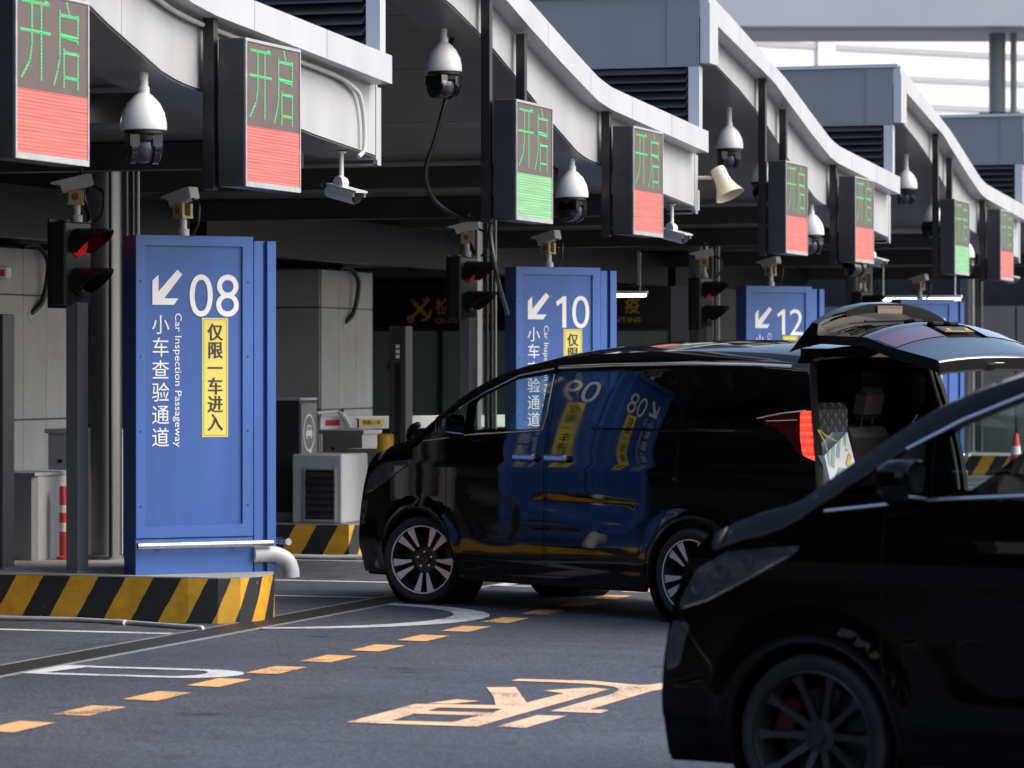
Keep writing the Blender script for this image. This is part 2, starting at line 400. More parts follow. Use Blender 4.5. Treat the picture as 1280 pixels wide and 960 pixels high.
class MB:
    def __init__(self, mtx=None):
        self.v = []; self.f = []; self.mtx = mtx or Matrix()
    def add(self, vs, fs, mtx=None):
        n = len(self.v); t = self.mtx @ mtx if mtx is not None else self.mtx
        self.v += [t @ Vector(p) for p in vs]
        self.f += [tuple(i + n for i in q) for q in fs]
        return self
    def box(self, x0, x1, y0, y1, z0, z1, mtx=None, bev=0.0):
        if bev <= 0:
            vs = [(x, y, z) for z in (z0, z1) for y in (y0, y1) for x in (x0, x1)]
            fs = [(0, 2, 3, 1), (4, 5, 7, 6), (0, 1, 5, 4), (1, 3, 7, 5), (3, 2, 6, 7), (2, 0, 4, 6)]
            return self.add(vs, fs, mtx)
        b = min(bev, (x1 - x0) * .45, (y1 - y0) * .45, (z1 - z0) * .45)
        vs = []; 
        # chamfered box: three verts per corner
        idx = {}
        for iz, z in enumerate((z0, z1)):
            for iy, y in enumerate((y0, y1)):
                for ix, x in enumerate((x0, x1)):
                    sx = b if ix == 0 else -b; sy = b if iy == 0 else -b; sz = b if iz == 0 else -b
                    idx[(ix, iy, iz)] = len(vs)
                    vs += [(x, y + sy, z + sz), (x + sx, y, z + sz), (x + sx, y + sy, z)]
        g = lambda ix, iy, iz, k: idx[(ix, iy, iz)] + k
        fs = []
        for s in (0, 1):
            q = [g(s, 0, 0, 0), g(s, 1, 0, 0), g(s, 1, 1, 0), g(s, 0, 1, 0)]; fs.append(q if s else q[::-1])
            q = [g(0, s, 0, 1), g(1, s, 0, 1), g(1, s, 1, 1), g(0, s, 1, 1)]; fs.append(q[::-1] if s else q)
            q = [g(0, 0, s, 2), g(1, 0, s, 2), g(1, 1, s, 2), g(0, 1, s, 2)]; fs.append(q if s else q[::-1])
        for a in (0, 1):
            for c in (0, 1):
                q = [g(a, c, 0, 0), g(a, c, 1, 0), g(a, c, 1, 1), g(a, c, 0, 1)]; fs.append(q if a == c else q[::-1])
                q = [g(a, 0, c, 0), g(a, 1, c, 0), g(a, 1, c, 2), g(a, 0, c, 2)]; fs.append(q[::-1] if a == c else q)
                q = [g(0, a, c, 1), g(1, a, c, 1), g(1, a, c, 2), g(0, a, c, 2)]; fs.append(q if a == c else q[::-1])
        for k in idx:
            t = [idx[k], idx[k] + 1, idx[k] + 2]
            fs.append(t if sum(k) % 2 == 1 else t[::-1])
        return self.add(vs, fs, mtx)
    def tube(self, pts, r, n=10, caps=True, mtx=None):
        pts = [Vector(p) for p in pts]; rs = r if isinstance(r, (list, tuple)) else [r] * len(pts)
        vs = []; fs = []; up = None
        for i, p in enumerate(pts):
            t = (pts[min(i + 1, len(pts) - 1)] - pts[max(i - 1, 0)]).normalized()
            if up is None:
                up = Vector((0, 0, 1)) if abs(t.z) < 0.9 else Vector((1, 0, 0))
            a = t.cross(up).normalized(); b = a.cross(t).normalized(); up = b
            for k in range(n):
                th = 2 * PI * k / n
                vs.append(p + (a * math.cos(th) + b * math.sin(th)) * rs[i])
        for i in range(len(pts) - 1):
            for k in range(n):
                k2 = (k + 1) % n
                fs.append((i * n + k, i * n + k2, (i + 1) * n + k2, (i + 1) * n + k))
        if caps:
            fs.append(tuple(range(n - 1, -1, -1))); m0 = (len(pts) - 1) * n
            fs.append(tuple(m0 + k for k in range(n)))
        return self.add(vs, fs, mtx)
    def lathe(self, prof, n=24, mtx=None, closed=False, caps=True):
        """prof: (radius, z) pairs, revolved round Z"""
        vs = []; fs = []; m = len(prof)
        for k in range(n):
            th = 2 * PI * k / n
            for r, z in prof: vs.append((r * math.cos(th), r * math.sin(th), z))
        for k in range(n):
            k2 = (k + 1) % n
            for i in range(m - 1 if not closed else m):
                i2 = (i + 1) % m
                fs.append((k * m + i, k2 * m + i, k2 * m + i2, k * m + i2))
        if not closed and caps:
            if prof[0][0] > 1e-6: fs.append(tuple(k * m for k in range(n))[::-1])
            if prof[-1][0] > 1e-6: fs.append(tuple(k * m + m - 1 for k in range(n)))
        return self.add(vs, fs, mtx)
    def prism(self, poly, z0, z1, mtx=None, holes=()):
        """flat outline in XY given thickness along Z"""
        loops = [list(poly)] + [list(h) for h in holes]
        tris = tessellate_polygon([[Vector((p[0], p[1], 0)) for p in l] for l in loops])
        flat = [p for l in loops for p in l]; n = len(flat)
        vs = [(p[0], p[1], z0) for p in flat] + [(p[0], p[1], z1) for p in flat]
        fs = []
        for t in tris:
            a, b, c = [Vector(flat[i]).to_2d() for i in t]
            t = tuple(t) if (b - a).cross(c - a) > 0 else tuple(t)[::-1]
            fs.append(tuple(i + n for i in t)); fs.append(t[::-1])
        o = 0
        for li, l in enumerate(loops):
            area = sum(l[i][0] * l[(i + 1) % len(l)][1] - l[(i + 1) % len(l)][0] * l[i][1] for i in range(len(l)))
            ccw = (area > 0) == (li == 0)
            for i in range(len(l)):
                j = (i + 1) % len(l)
                q = (o + i, o + j, o + j + n, o + i + n)
                fs.append(q if ccw else q[::-1])
            o += len(l)
        return self.add(vs, fs, mtx)
    def sheet(self, poly, z, mtx=None, holes=()):
        loops = [list(poly)] + [list(h) for h in holes]
        tris = tessellate_polygon([[Vector((p[0], p[1], 0)) for p in l] for l in loops])
        flat = [p for l in loops for p in l]; fs = []
        for t in tris:
            a, b, c = [Vector(flat[i]).to_2d() for i in t]
            fs.append(tuple(t) if (b - a).cross(c - a) > 0 else tuple(t)[::-1])
        return self.add([(p[0], p[1], z) for p in flat], fs, mtx)
    def text(self, body, x, y, w, h, mtx, bold=0.0, fit=True):
        """letters fitted into the box x,y,w,h of the plane mtx (its XY)"""
        vs, fs, x0, x1, y0, y1 = text_geo(body, bold)
        if fit:
            sx = w / (x1 - x0); sy = h / (y1 - y0); ox, oy = x0, y0
        else:                                    # one square cell per character, keep the font's own metrics
            sx = w; sy = h; ox, oy = 0.0, -0.08
        return self.add([((p.x - ox) * sx + x, (p.y - oy) * sy + y, 0) for p in vs], fs, mtx)
    def build(self, name, material, parent=None, smooth=False, normals=None):
        if normals is None:                      # drop points no face uses
            used = sorted({i for f in self.f for i in f})
            if len(used) < len(self.v):
                mp = {a: b for b, a in enumerate(used)}
                self.v = [self.v[i] for i in used]; self.f = [tuple(mp[i] for i in f) for f in self.f]
        me = bpy.data.meshes.new(name)
        me.from_pydata([tuple(p) for p in self.v], [], self.f)
        me.materials.append(material)
        if smooth:
            me.polygons.foreach_set('use_smooth', [True] * len(me.polygons))
            if normals is not None:
                me.normals_split_custom_set_from_vertices(normals)
            elif smooth is not True:
                me.set_sharp_from_angle(angle=R(smooth))
        me.update()
        o = bpy.data.objects.new(name, me); COL.objects.link(o)
        if parent is not None: o.parent = parent
        return o

def thing(name, label, cat, loc=(0, 0, 0), rz=0.0, group=None):
    o = bpy.data.objects.new(name, None); COL.objects.link(o)
    o.empty_display_size = 0.1
    o.location = loc; o.rotation_euler = (0, 0, rz)
    o['label'] = label; o['category'] = cat
    if group: o['group'] = group
    return o

def tag(o, label, cat, group=None, kind=None):
    if label: o['label'] = label
    if cat: o['category'] = cat
    if group: o['group'] = group
    if kind: o['kind'] = kind
    return o

def dup(root, loc, label, rz=None):
    r = root.copy(); COL.objects.link(r); r.location = loc; r['label'] = label
    if rz is not None: r.rotation_euler = (0, 0, rz)
    for ch in list(root.children):
        c = ch.copy(); COL.objects.link(c); c.parent = r
        for g in list(ch.children):
            q = g.copy(); COL.objects.link(q); q.parent = c
    return r

def T(x, y, z): return Matrix.Translation((x, y, z))
def RZ(a): return Matrix.Rotation(a, 4, 'Z')
def RX(a): return Matrix.Rotation(a, 4, 'X')
def RY(a): return Matrix.Rotation(a, 4, 'Y')
FRONT = RX(R(90))                       # plane whose XY is world X,Z, facing -Y

def lerp_profile(tab):
    def f(r):
        if r <= tab[0][0]: return tab[0][1]
        for (a, b), (c, d_) in zip(tab, tab[1:]):
            if r <= c: return b + (d_ - b) * (r - a) / (c - a)
        return tab[-1][1]
    return f

def catmull(pts, sub):
    out = []
    n = len(pts)
    for i in range(n - 1):
        p0 = pts[max(i - 1, 0)]; p1 = pts[i]; p2 = pts[i + 1]; p3 = pts[min(i + 2, n - 1)]
        for k in range(sub):
            t = k / sub
            out.append(tuple(0.5 * (2 * b + (c - a) * t + (2 * a - 5 * b + 4 * c - e) * t * t + (-a + 3 * b - 3 * c + e) * t ** 3)
                             for a, b, c, e in zip(p0, p1, p2, p3)))
    out.append(tuple(pts[-1]))
    return out

# ================================================================ THE SETTING
LANE = M
def struct(name, mb, m, **k):
    o = mb.build(name, m, **k); o['kind'] = 'structure'; return o

struct('ground', MB().sheet([(-400, -300), (400, -300), (400, 900), (-400, 900)], 0.0), M['asphalt'])

YI = [24.1 + 9.05 * k for k in range(5)]          # near edge of each island
YS = [15.95 + 9.1 * k for k in range(5)]          # start (high end) of each roof bay

# painted lane lines -------------------------------------------------
def ring_loop(xa, yc, hw, xl, w, n=18):
    """U-shaped outline: two long lines joined by a rounded nose at xa"""
    out = [(xl, yc - hw)] + [(xa - hw * 1.15 + math.cos(a) * hw * 1.15, yc + math.sin(a) * hw) for a in [(-PI / 2) + PI * i / n for i in range(n + 1)]] + [(xl, yc + hw)]
    h2 = hw - w
    inn = [(xl, yc + h2)] + [(xa - hw * 1.15 - 0.02 + math.cos(a) * (hw * 1.15 - w * 2.2), yc + math.sin(a) * h2) for a in [(PI / 2) - PI * i / n for i in range(n + 1)]] + [(xl, yc - h2)]
    return out + inn
ml = MB()
for k in range(-1, 5):
    y0 = 24.1 + 9.05 * k
    ml.sheet(ring_loop(-8.40, y0 + 1.02, 1.48, -9.58, 0.12), 0.004)                      # round the island nose
    ml.sheet([(-40, y0 - 0.98), (-10.0, y0 - 1.06), (-10.0, y0 - 0.94), (-40, y0 - 0.86)], 0.004)
    ml.sheet([(-40, y0 + 3.0), (-10.0, y0 + 3.0), (-10.0, y0 + 3.12), (-40, y0 + 3.12)], 0.004)
    ml.sheet(ring_loop(-8.27, y0 - 3.94, 0.31, -9.58, 0.10), 0.004)                      # divider between the two lanes
    ml.sheet([(-9.58, y0 - 4.25), (-9.48, y0 - 4.25), (-9.36, y0 - 3.63), (-9.58, y0 - 3.63)], 0.006)
    ml.sheet([(-40, y0 - 4.10), (-10.0, y0 - 4.10), (-10.0, y0 - 3.98), (-40, y0 - 3.98)], 0.004)
struct('lane_markings', ml, M['line_white'])
mo = MB()
for i in range(-8, 48):
    y = 16.68 + 0.905 * i
    mo.sheet([(-8.30, y), (-8.08, y - 0.03), (-8.09, y + 0.49), (-8.31, y + 0.52)], 0.0045)
struct('dashed_marking', mo, M['line_orange'])

# big painted direction character: outline measured on the road plane
def road_pts(z, pts):
    o = []
    for x, y in pts:
        px, py = (430 + x / 6.4, 840 + y / 6.4) if z == 1 else (630 + x / 5.818, 840 + y / 5.818)
        dd = 4500 * 1.88 / (py - 455); xc = (px - 640) / 4500 * dd
        c, s = math.cos(R(18)), math.sin(R(18))
        o.append((xc * c - dd * s, xc * s + dd * c))
    return o
mc = MB()
outer = road_pts(1, [(20, 408), (570, 262), (780, 262), (1215, 272), (1195, 200), (1140, 128)]) + \
    road_pts(2, [(85, 115), (165, 228), (435, 160), (285, 140), (480, 127), (640, 118), (765, 131), (0, 345)]) + road_pts(1, [(1060, 443)])
mc.sheet(outer, 0.0045, holes=[road_pts(1, [(665, 318), (755, 290), (1265, 300), (1190, 332)]), road_pts(1, [(375, 395), (560, 340), (1080, 355), (870, 408)])])
mc.sheet(road_pts(1, [(675, 255), (900, 225), (1085, 238), (870, 259)]), 0.0045)
mc.sheet(road_pts(1, [(1205, 448)]) + road_pts(2, [(240, 320), (455, 325), (155, 412), (20, 405)]), 0.0045)
mc.sheet(road_pts(2, [(50, 68), (110, 55), (630, 68), (985, 100), (1060, 97), (1228, 75), (1400, 50), (1400, 85), (1228, 115), (1050, 150), (625, 277), (765, 282), (700, 305), (335, 290), (800, 160), (838, 130), (800, 113), (740, 103), (600, 90)]), 0.0045)
struct('painted_character', mc, M['line_peach'])

# drain in front of the island noses
t = thing('drain_channel', 'long cast iron drain grating let into the road before the island noses', 'drain', (-9.78, 30, 0))
MB().sheet([(-0.16, -45), (0.16, -45), (0.16, 45), (-0.16, 45)], 0.005).build('grate', M['grate'], t)
g = MB()
for s in (-1, 1): MB().box(s * 0.175 - 0.014, s * 0.175 + 0.014, -45, 45, -0.02, 0.008).build('edge', M['column'], t)

# ================================================================ ISLANDS
NUM = ['08', '10', '12', '14', '16']
isl_lab = ['yellow and black striped kerb island carrying the 08 pylon', 'striped kerb island with the louvred concrete block, left of the black van nose',
           'striped kerb island carrying the 12 pylon, mostly hidden by the open van', 'striped kerb island seen through the near van window behind the cone',
           'farthest striped kerb island at the end of the lanes']
isl_poly = [(-24, -0.68), (-12.2, -0.68), (-11.95, 0), (-10.3, 0), (-10.08, 0.03), (-9.94, 0.12), (-9.88, 0.32), (-9.89, 0.62), (-9.97, 0.86), (-10.75, 1.75), (-11.0, 2.0), (-11.4, 2.15), (-12.0, 2.2), (-24, 2.2)]
def island_bm():
    m = MB(); m.prism(isl_poly, 0.0, 0.33); return m
isl0 = None
for k in range(5):
    if k == 0:
        r = thing('traffic_island', isl_lab[0], 'kerb island', (0, YI[0], 0), group='striped kerb islands')
        m = MB(); n = len(isl_poly)
        m.v = [Vector((x, y, 0.0)) for x, y in isl_poly] + [Vector((x, y, 0.325)) for x, y in isl_poly]
        m.f = [(i, (i + 1) % n, (i + 1) % n + n, i + n) for i in range(n)]
        # object-space stripes run on world-like coordinates: shift by the island's own y
        m.build('kerb', M['kerb'], r)
        MB().prism([(x * 1.0 + (0.004 if x < -20 else -0.004), y + (0.004 if y < 0.7 else -0.004)) for x, y in isl_poly], 0.315, 0.335).build('deck', M['concrete'], r)
        isl0 = r
    else:
        dup(isl0, (0, YI[k], 0), isl_lab[k])

# ================================================================ CANOPY ROOF BAYS
trim_top = lerp_profile([(0, 5.52), (1.0, 5.34), (3.3, 4.90), (4.3, 4.65), (5.3, 4.41), (5.7, 4.35), (6.2, 4.32), (9.1, 4.16)])
trim_low = lerp_profile([(0, 5.28), (1.0, 5.12), (2.7, 4.84), (3.3, 4.68), (4.3, 4.43), (5.3, 4.20), (5.7, 4.15), (6.2, 4.12), (9.1, 3.95)])
pan_low = lerp_profile([(0, 5.04), (0.9, 4.90), (1.9, 4.71), (2.7, 4.52), (3.6, 4.25), (4.4, 3.99), (5.3, 3.74), (5.6, 3.70), (6.1, 3.67), (8.0, 3.51), (9.25, 3.43)])

def strip(m, x0, x1, lo, hi, ys):
    """band of given depth between two height profiles along y"""
    vs = []; fs = []
    for y in ys:
        a, b = lo(y), hi(y)
        vs += [(x0, y, a), (x1, y, a), (x1, y, b), (x0, y, b)]
    n = len(ys)
    for i in range(n - 1):
        for q in range(4):
            q2 = (q + 1) % 4
            fs.append((i * 4 + q, (i + 1) * 4 + q, (i + 1) * 4 + q2, i * 4 + q2))
    fs.append((0, 1, 2, 3)); e = (n - 1) * 4; fs.append((e + 3, e + 2, e + 1, e))
    m.add(vs, fs)

def frange(a, b, st):
    n = max(1, round((b - a) / st)); return [a + (b - a) * i / n for i in range(n + 1)]

def canopy_bay(label, loc):
    root = thing('canopy_bay', label, 'canopy roof', loc, group='stepped canopy roof bays')
    # trim: panels with open joints
    m = MB(); j = [0, 1.25, 2.55, 3.85, 5.1, 6.4, 7.75, 9.1]
    for a, b in zip(j, j[1:]):
        strip(m, -0.28, 0.0, trim_low, trim_top, frange(a + 0.004, b - 0.004, 0.2))
    m.build('fascia_trim', M['white_trim'], root)
    m = MB(); j = [0.02, 2.3, 4.62, 6.9, 9.2]
    for a, b in zip(j, j[1:]):
        strip(m, -0.44, -0.17, pan_low, lambda y: trim_low(y) + 0.03, frange(a + 0.003, b - 0.003, 0.2))
    m.build('fascia_panel', M['white_panel'], root)
    # underside of the box beam: grey
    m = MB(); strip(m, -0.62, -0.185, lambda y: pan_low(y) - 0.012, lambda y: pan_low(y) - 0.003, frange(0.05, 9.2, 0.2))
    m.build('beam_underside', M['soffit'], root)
    m = MB(); strip(m, -16, -0.28, lambda y: trim_top(y) - 0.12, lambda y: trim_top(y) - 0.03, frange(0.125, 9.06, 0.3))
    m.build('roof', M['gable'], root)
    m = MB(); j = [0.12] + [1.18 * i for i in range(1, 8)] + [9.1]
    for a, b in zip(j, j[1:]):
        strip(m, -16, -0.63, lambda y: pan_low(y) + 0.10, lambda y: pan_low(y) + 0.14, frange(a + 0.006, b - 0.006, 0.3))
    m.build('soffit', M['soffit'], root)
    # gable wall at the high end with louvre strip below
    MB().box(-16, -0.10, 0.0, 0.12, 4.80, 5.50).box(-0.42, -0.095, -0.012, 0.0, 4.80, 5.50).build('gable_wall', M['gable'], root)
    MB().box(-16.02, -0.03, -0.03, 0.16, 5.503, 5.545).build('coping', M['white_trim'], root)
    lv = MB().box(-16, -0.22, 0.08, 0.12, 4.12, 4.795).build('louvre', M['louvre'], root)
    s = MB()
    for i in range(8):
        z = 4.15 + i * 0.083
        s.add([(-16, -0.03, z), (-0.23, -0.03, z), (-0.23, 0.07, z + 0.075), (-16, 0.07, z + 0.075), (-16, -0.03, z + 0.014), (-0.23, -0.03, z + 0.014), (-0.23, 0.07, z + 0.089), (-16, 0.07, z + 0.089)],
              [(0, 1, 2, 3), (4, 7, 6, 5), (0, 4, 5, 1), (1, 5, 6, 2)])
    s.build('slat', M['dark_metal'], lv)
    MB().box(-0.20, -0.09, -0.02, 0.10, 4.0, 4.797).box(-0.085, 0.012, 0.0, 0.32, 4.83, 5.42).build('corner_post', M['white_trim'], root)
    # low end: open channel end cap, with cross joists and service pipes below the soffit
    MB().box(-0.46, -0.165, 9.203, 9.23, 3.40, 3.96).box(-0.20, -0.165, 9.23, 9.31, 3.36, 3.94).box(-0.46, -0.165, 9.23, 9.31, 3.36, 3.372).build('end_cap', M['white_panel'], root)
    m = MB()
    for y, z in ((9.0, 3.34), (6.3, 3.50)):
        m.box(-16, -0.70, y - 0.09, y + 0.09, z, z + 0.2)
    for x in (-9.2, -12.6):
        m.box(x - 0.12, x + 0.12, 0.2, 8.9, 3.36, 3.54)
    m.build('crossbeam', M['beam'], root)
    MB().box(-5.6, -5.4, 0.2, 8.85, 3.04, 3.52).build('edge_joist', M['black_metal'], root)
    m = MB()
    for y, z, rr in ((7.6, 3.16, 0.085), (3.4, 3.17, 0.10), (1.2, 3.20, 0.06)):
        m.tube([(-15.9, y, z), (-5.5, y, z)], rr, 12)
    m.build('service_pipe', M['beam'], root, smooth=40)
    return root
bay_lab = ['low wide canopy roof bay above the 08 pylon with a white conduit along its fascia', 'canopy roof bay above the 10 pylon with the cream horn at its low end',
           'canopy roof bay above the 12 pylon', 'canopy roof bay whose blue grey gable stands against the bright sky, above the 14 pylon',
           'farthest canopy roof bay, whose gable end shows under the far columns']
bay0 = canopy_bay(bay_lab[0], (-9.07, YS[0], 0))
for k in range(1, 5): dup(bay0, (-9.07, YS[k], 0), bay_lab[k])
# the same roof goes on towards and behind the photographer (unseen bays, added for the dark the cars reflect)
for k in range(1, 5): dup(bay0, (-9.07, YS[0] - 9.1 * k, 0), 'unseen stepped canopy roof bay added behind the photographer for dark reflections')

# back wall under the canopy
tag(MB().box(-25.4, -25.1, -30, 75, 0, 6).build('back_wall', M['black_metal']), 'dark grey wall closing the space under the canopy', 'wall')

# ================================================================ LED LANE SIGNS
FACE_X = Matrix(((0, 0, 1, 0), (1, 0, 0, 0), (0, 1, 0, 0), (0, 0, 0, 1)))      # XY plane -> (y, z), facing +X
GLY = [[(.08, .92), (.45, .92)], [(.40, .95), (.45, .92)], [(.06, .60), (.46, .60)], [(.21, .92), (.21, .45), (.18, .27), (.07, .08)], [(.34, .92), (.34, .08)],
       [(.70, .98), (.735, .87)], [(.60, .84), (.87, .84)], [(.60, .88), (.60, .36), (.57, .22), (.52, .06)], [(.86, .85), (.86, .56)], [(.60, .625), (.86, .61)], [(.60, .605), (.86, .59)],
       [(.66, .43), (.87, .43)], [(.66, .46), (.66, .05)], [(.86, .43), (.86, .05)], [(.66, .15), (.86, .15)]]
def led_sign(label, loc, ptop, block, tone):
    root = thing('lane_status_sign', label, 'LED sign', loc, group='LED lane status signs')
    MB().box(0.0, 0.185, 0.02, 1.0, 0.0, 0.97, bev=0.006).build('housing', M['dark_metal'], root)
    p = MB().box(-0.10, -0.025, 0.0, 0.075, -0.02, ptop)
    for i in range(5): p.box(-0.085, -0.05, -0.008, 0.0, 0.12 + i * 0.18, 0.15 + i * 0.18)
    p.build('mounting_post', M['black_metal'], root)
    MB().box(-0.10, -0.025, 0.92, 0.99, 0.3, ptop - 0.28).build('mounting_post', M['black_metal'], root)
    fr = MB()
    fr.box(0.187, 0.197, 0.02, 1.0, 0.0, 0.035).box(0.187, 0.197, 0.02, 1.0, 0.95, 0.97).box(0.187, 0.197, 0.02, 0.036, 0.037, 0.948).box(0.187, 0.197, 0.984, 1.0, 0.037, 0.948)
    fr.build('bezel', M['alu'], root)
    zb = 0.037 + 0.911 * block
    sc = MB().box(0.186, 0.190, 0.037, 0.983, zb, 0.949).build('screen', M['led_off'], root)
    MB().box(0.186, 0.191, 0.037, 0.983, 0.036, zb - 0.001).build('lit_block', M['led_' + tone], root)
    g = MB(); h = 0.949 - zb
    for ln in GLY:
        pts = [Vector((a, b)) for a, b in ln]
        for a, b in zip(pts, pts[1:]):
            A = Vector((0.037 + a.x * 0.946, zb + 0.02 + a.y * (h - 0.03))); B = Vector((0.037 + b.x * 0.946, zb + 0.02 + b.y * (h - 0.03)))
            dd = (B - A).normalized(); nn = Vector((-dd.y, dd.x)) * 0.0085; A -= dd * 0.010; B += dd * 0.010
            g.add([(A.x + nn.x, A.y + nn.y, 0.1925), (A.x - nn.x, A.y - nn.y, 0.1925), (B.x - nn.x, B.y - nn.y, 0.1925), (B.x + nn.x, B.y + nn.y, 0.1925)], [(0, 1, 2, 3)], FACE_X)
    g.build('lettering', M['led_char'], sc)
    return root
led_tab = [(18.36, 'red', .40, 'largest LED lane sign at the picture corner, red lower block'), (21.77, 'red', .40, 'LED lane sign with red lower block above the 08 pylon'),
           (27.5, 'green', .38, 'LED lane sign with green lower block beside the hanging black cable'), (30.9, 'red', .40, 'LED lane sign with red lower block above the 10 pylon, left of the cream horn'),
           (36.66, 'red', .40, 'LED lane sign with red lower block just right of the cream horn'), (39.98, 'red', .40, 'LED lane sign with red lower block above the 12 pylon'),
           (45.86, 'green', .37, 'small far LED lane sign with green lower block'), (49.14, 'red', .40, 'small LED lane sign with red lower block right of the far green one')]
for i, (y, tone, blk, lab) in enumerate(led_tab):
    k = i // 2; r = y - YS[k]
    led_sign(lab, (-9.1, y, 3.04), trim_low(r) - 3.04 + 0.02, blk, tone)

# ================================================================ NUMBERED PYLONS
def pylon_face(mb_letters, mb_sticker, mb_stext, P, num, mirror):
    """P maps (u right, v up) of a face 0.927 wide to 3D"""
    W = 0.927
    U = (lambda u, w: W - u - w) if mirror else (lambda u, w: u)
    L = mb_letters
    # arrow
    ar = [(0, 0), (0.17, 0), (0.205, 0.048), (0.092, 0.048), (0.235, 0.225), (0.197, 0.26), (0.048, 0.098), (0.048, 0.222), (0, 0.178)]
    if mirror: ar = [(0.235 - a, b) for a, b in ar][::-1]
    L.sheet([(U(0.132, 0.235) + a, 1.98 + b) for a, b in ar], 0.0, P)
    u1 = U(0.425, 0.392)
    if num[0] == '1':
        L.sheet([(u1 + 0.085, 1.90), (u1 + 0.13, 1.90), (u1 + 0.13, 2.207), (u1 + 0.095, 2.207), (u1 + 0.015, 2.15), (u1 + 0.03, 2.112), (u1 + 0.085, 2.148)], 0.0, P)
        if num[1] == '1':
            L.sheet([(u1 + 0.285, 1.90), (u1 + 0.33, 1.90), (u1 + 0.33, 2.207), (u1 + 0.295, 2.207), (u1 + 0.215, 2.15), (u1 + 0.23, 2.112), (u1 + 0.285, 2.148)], 0.0, P)
        else: L.text(num[1], u1 + 0.195, 1.895, 0.19, 0.317, P, bold=-0.002)
    else: L.text(num, u1, 1.895, 0.392, 0.312, P, bold=-0.002)
    for i, ch in enumerate('小车查验通道'):
        L.text(ch, U(0.125, 0.142), 1.765 - i * 0.1655, 0.142, 0.152, P, fit=False, bold=0.002)
    u0 = U(0.292, 0.07)
    L.text('Car Inspection Passageway', 0, 0, 0.985, 0.072, P @ T(u0 + 0.0, 1.918, 0) @ RZ(R(-90)) , bold=0.0) if False else \
        L.text('Car Inspection Passageway', 0, 0, 0.985, 0.070, P @ T(u0, 1.918, 0) @ RZ(R(-90)))
    mb_sticker.box(0, 0.205, 0.0, 0.88, 0, 0.002, P @ T(U(0.526, 0.205), 1.005, -0.0045))
    s = mb_stext
    q = P @ T(U(0.526, 0.205), 1.005, -0.0015)
    for a in ((0.012, 0.0145, 0.012, 0.868), (0.1905, 0.193, 0.012, 0.868), (0.0145, 0.1905, 0.012, 0.0145), (0.0145, 0.1905, 0.8655, 0.868)):
        s.add([(a[0], a[2], 0), (a[1], a[2], 0), (a[1], a[3], 0), (a[0], a[3], 0)], [(0, 1, 2, 3)], q)
    for i, ch in enumerate('仅限一车进入'):
        for e in (-0.0028, 0.0, 0.0028): s.text(ch, 0.040 + e, 0.715 - i * 0.1335, 0.125, 0.135, q @ T(0, 0, 0.0005 + e * 0.1), fit=False, bold=0.008)

def pylon(label, loc, num, num2):
    root = thing('lane_pylon', label, 'lane sign', loc, R(45), group='blue numbered lane pylons')
    H = 2.49
    MB().box(0.002, 0.926, 0.035, 0.25, 0.0, H).box(0.928, 1.085, 0.06, 1.02, 0.0, H - 0.03).build('slab', M['blue'], root)
    # front faces: plinth, sunk panel, raised border (face one looks to -y, face two to +x of the pylon)
    W = 0.927
    PA = FRONT; PB = T(1.085, 0.09, 0) @ FACE_X
    for P, off, mir in ((PA, 0.0, False), (PB, 0.0, True)):
        # FRONT's own Z points to -Y; FACE_X's to +X
        Q = P @ T(0, 0, -0.035) if not mir else P
        b = MB()
        z0, z1 = 0.27, H - (0 if not mir else 0.03)
        b.box(0.0, W, z0, z0 + 0.09, 0.001, 0.035, Q).box(0.0, W, z1 - 0.075, z1, 0.001, 0.035, Q)
        b.box(0.0, 0.072, z0 + 0.09, z1 - 0.075, 0.001, 0.035, Q).box(W - 0.085, W, z0 + 0.09, z1 - 0.075, 0.001, 0.035, Q)
        b.box(0.0, W, 0.0, z0 - 0.012, 0.001, 0.028, Q)
        bd = b.build('border', M['blue_frame'], root)
        for u in (0.036, W - 0.042):
            for v in (0.5, 1.05, 1.6, 2.15): MB().lathe([(0.0, 0.0385), (0.007, 0.0375), (0.009, 0.034)][::-1], 8, Q @ T(u, v, 0)).build('screw', M['dark_metal'], bd)
        pn = MB().box(0.073, W - 0.086, z0 + 0.091, z1 - 0.076, 0.001, 0.018, Q).build('panel', M['blue'], root)
        L = MB(); st = MB(); tx = MB()
        pylon_face(L, st, tx, Q @ T(0, 0, 0.0225), num if not mir else num2, mir)
        L.build('lettering', M['letter_white'], pn)
        st.build('sticker', M['sticker'], pn); tx.build('sticker_text', M['letter_black'], pn)
    # edge strip of the second leaf
    MB().box(0.95, 1.02, 0.035, 0.059, 0.0, H - 0.03).box(1.05, 1.119, 0.02, 0.059, 0.0, H - 0.03).build('edge_strip', M['blue_frame'], root)
    rl = MB().tube([(-0.01, -0.055, 0.215), (1.06, -0.055, 0.215)], 0.026, 14)
    rl.tube([(1.235, 0.05, 0.215), (1.235, 1.0, 0.215)], 0.026, 14)
    for a, b in (((0.2, -0.055, 0.215), (0.2, 0.0, 0.215)), ((0.8, -0.055, 0.215), (0.8, 0.0, 0.215)), ((1.16, 0.3, 0.215), (1.235, 0.3, 0.215)), ((1.16, 0.85, 0.215), (1.235, 0.85, 0.215))):
        rl.tube([a, b], 0.012, 8)
    rl.build('guard_rail', M['steel'], root, smooth=40)
    return root
PX = -10.75
pyl_lab = ['blue pylon numbered 08 standing whole on the striped island', 'blue pylon numbered 10 half hidden by the black van roof', 'blue pylon numbered 12 left of the raised tailgate', 'blue pylon whose top just shows behind the raised tailgate spoiler']
for k in range(4):
    pylon(pyl_lab[k], (PX, 24.19 + 9.03 * k, 0.335), NUM[k], '%02d' % (9 + 2 * k))

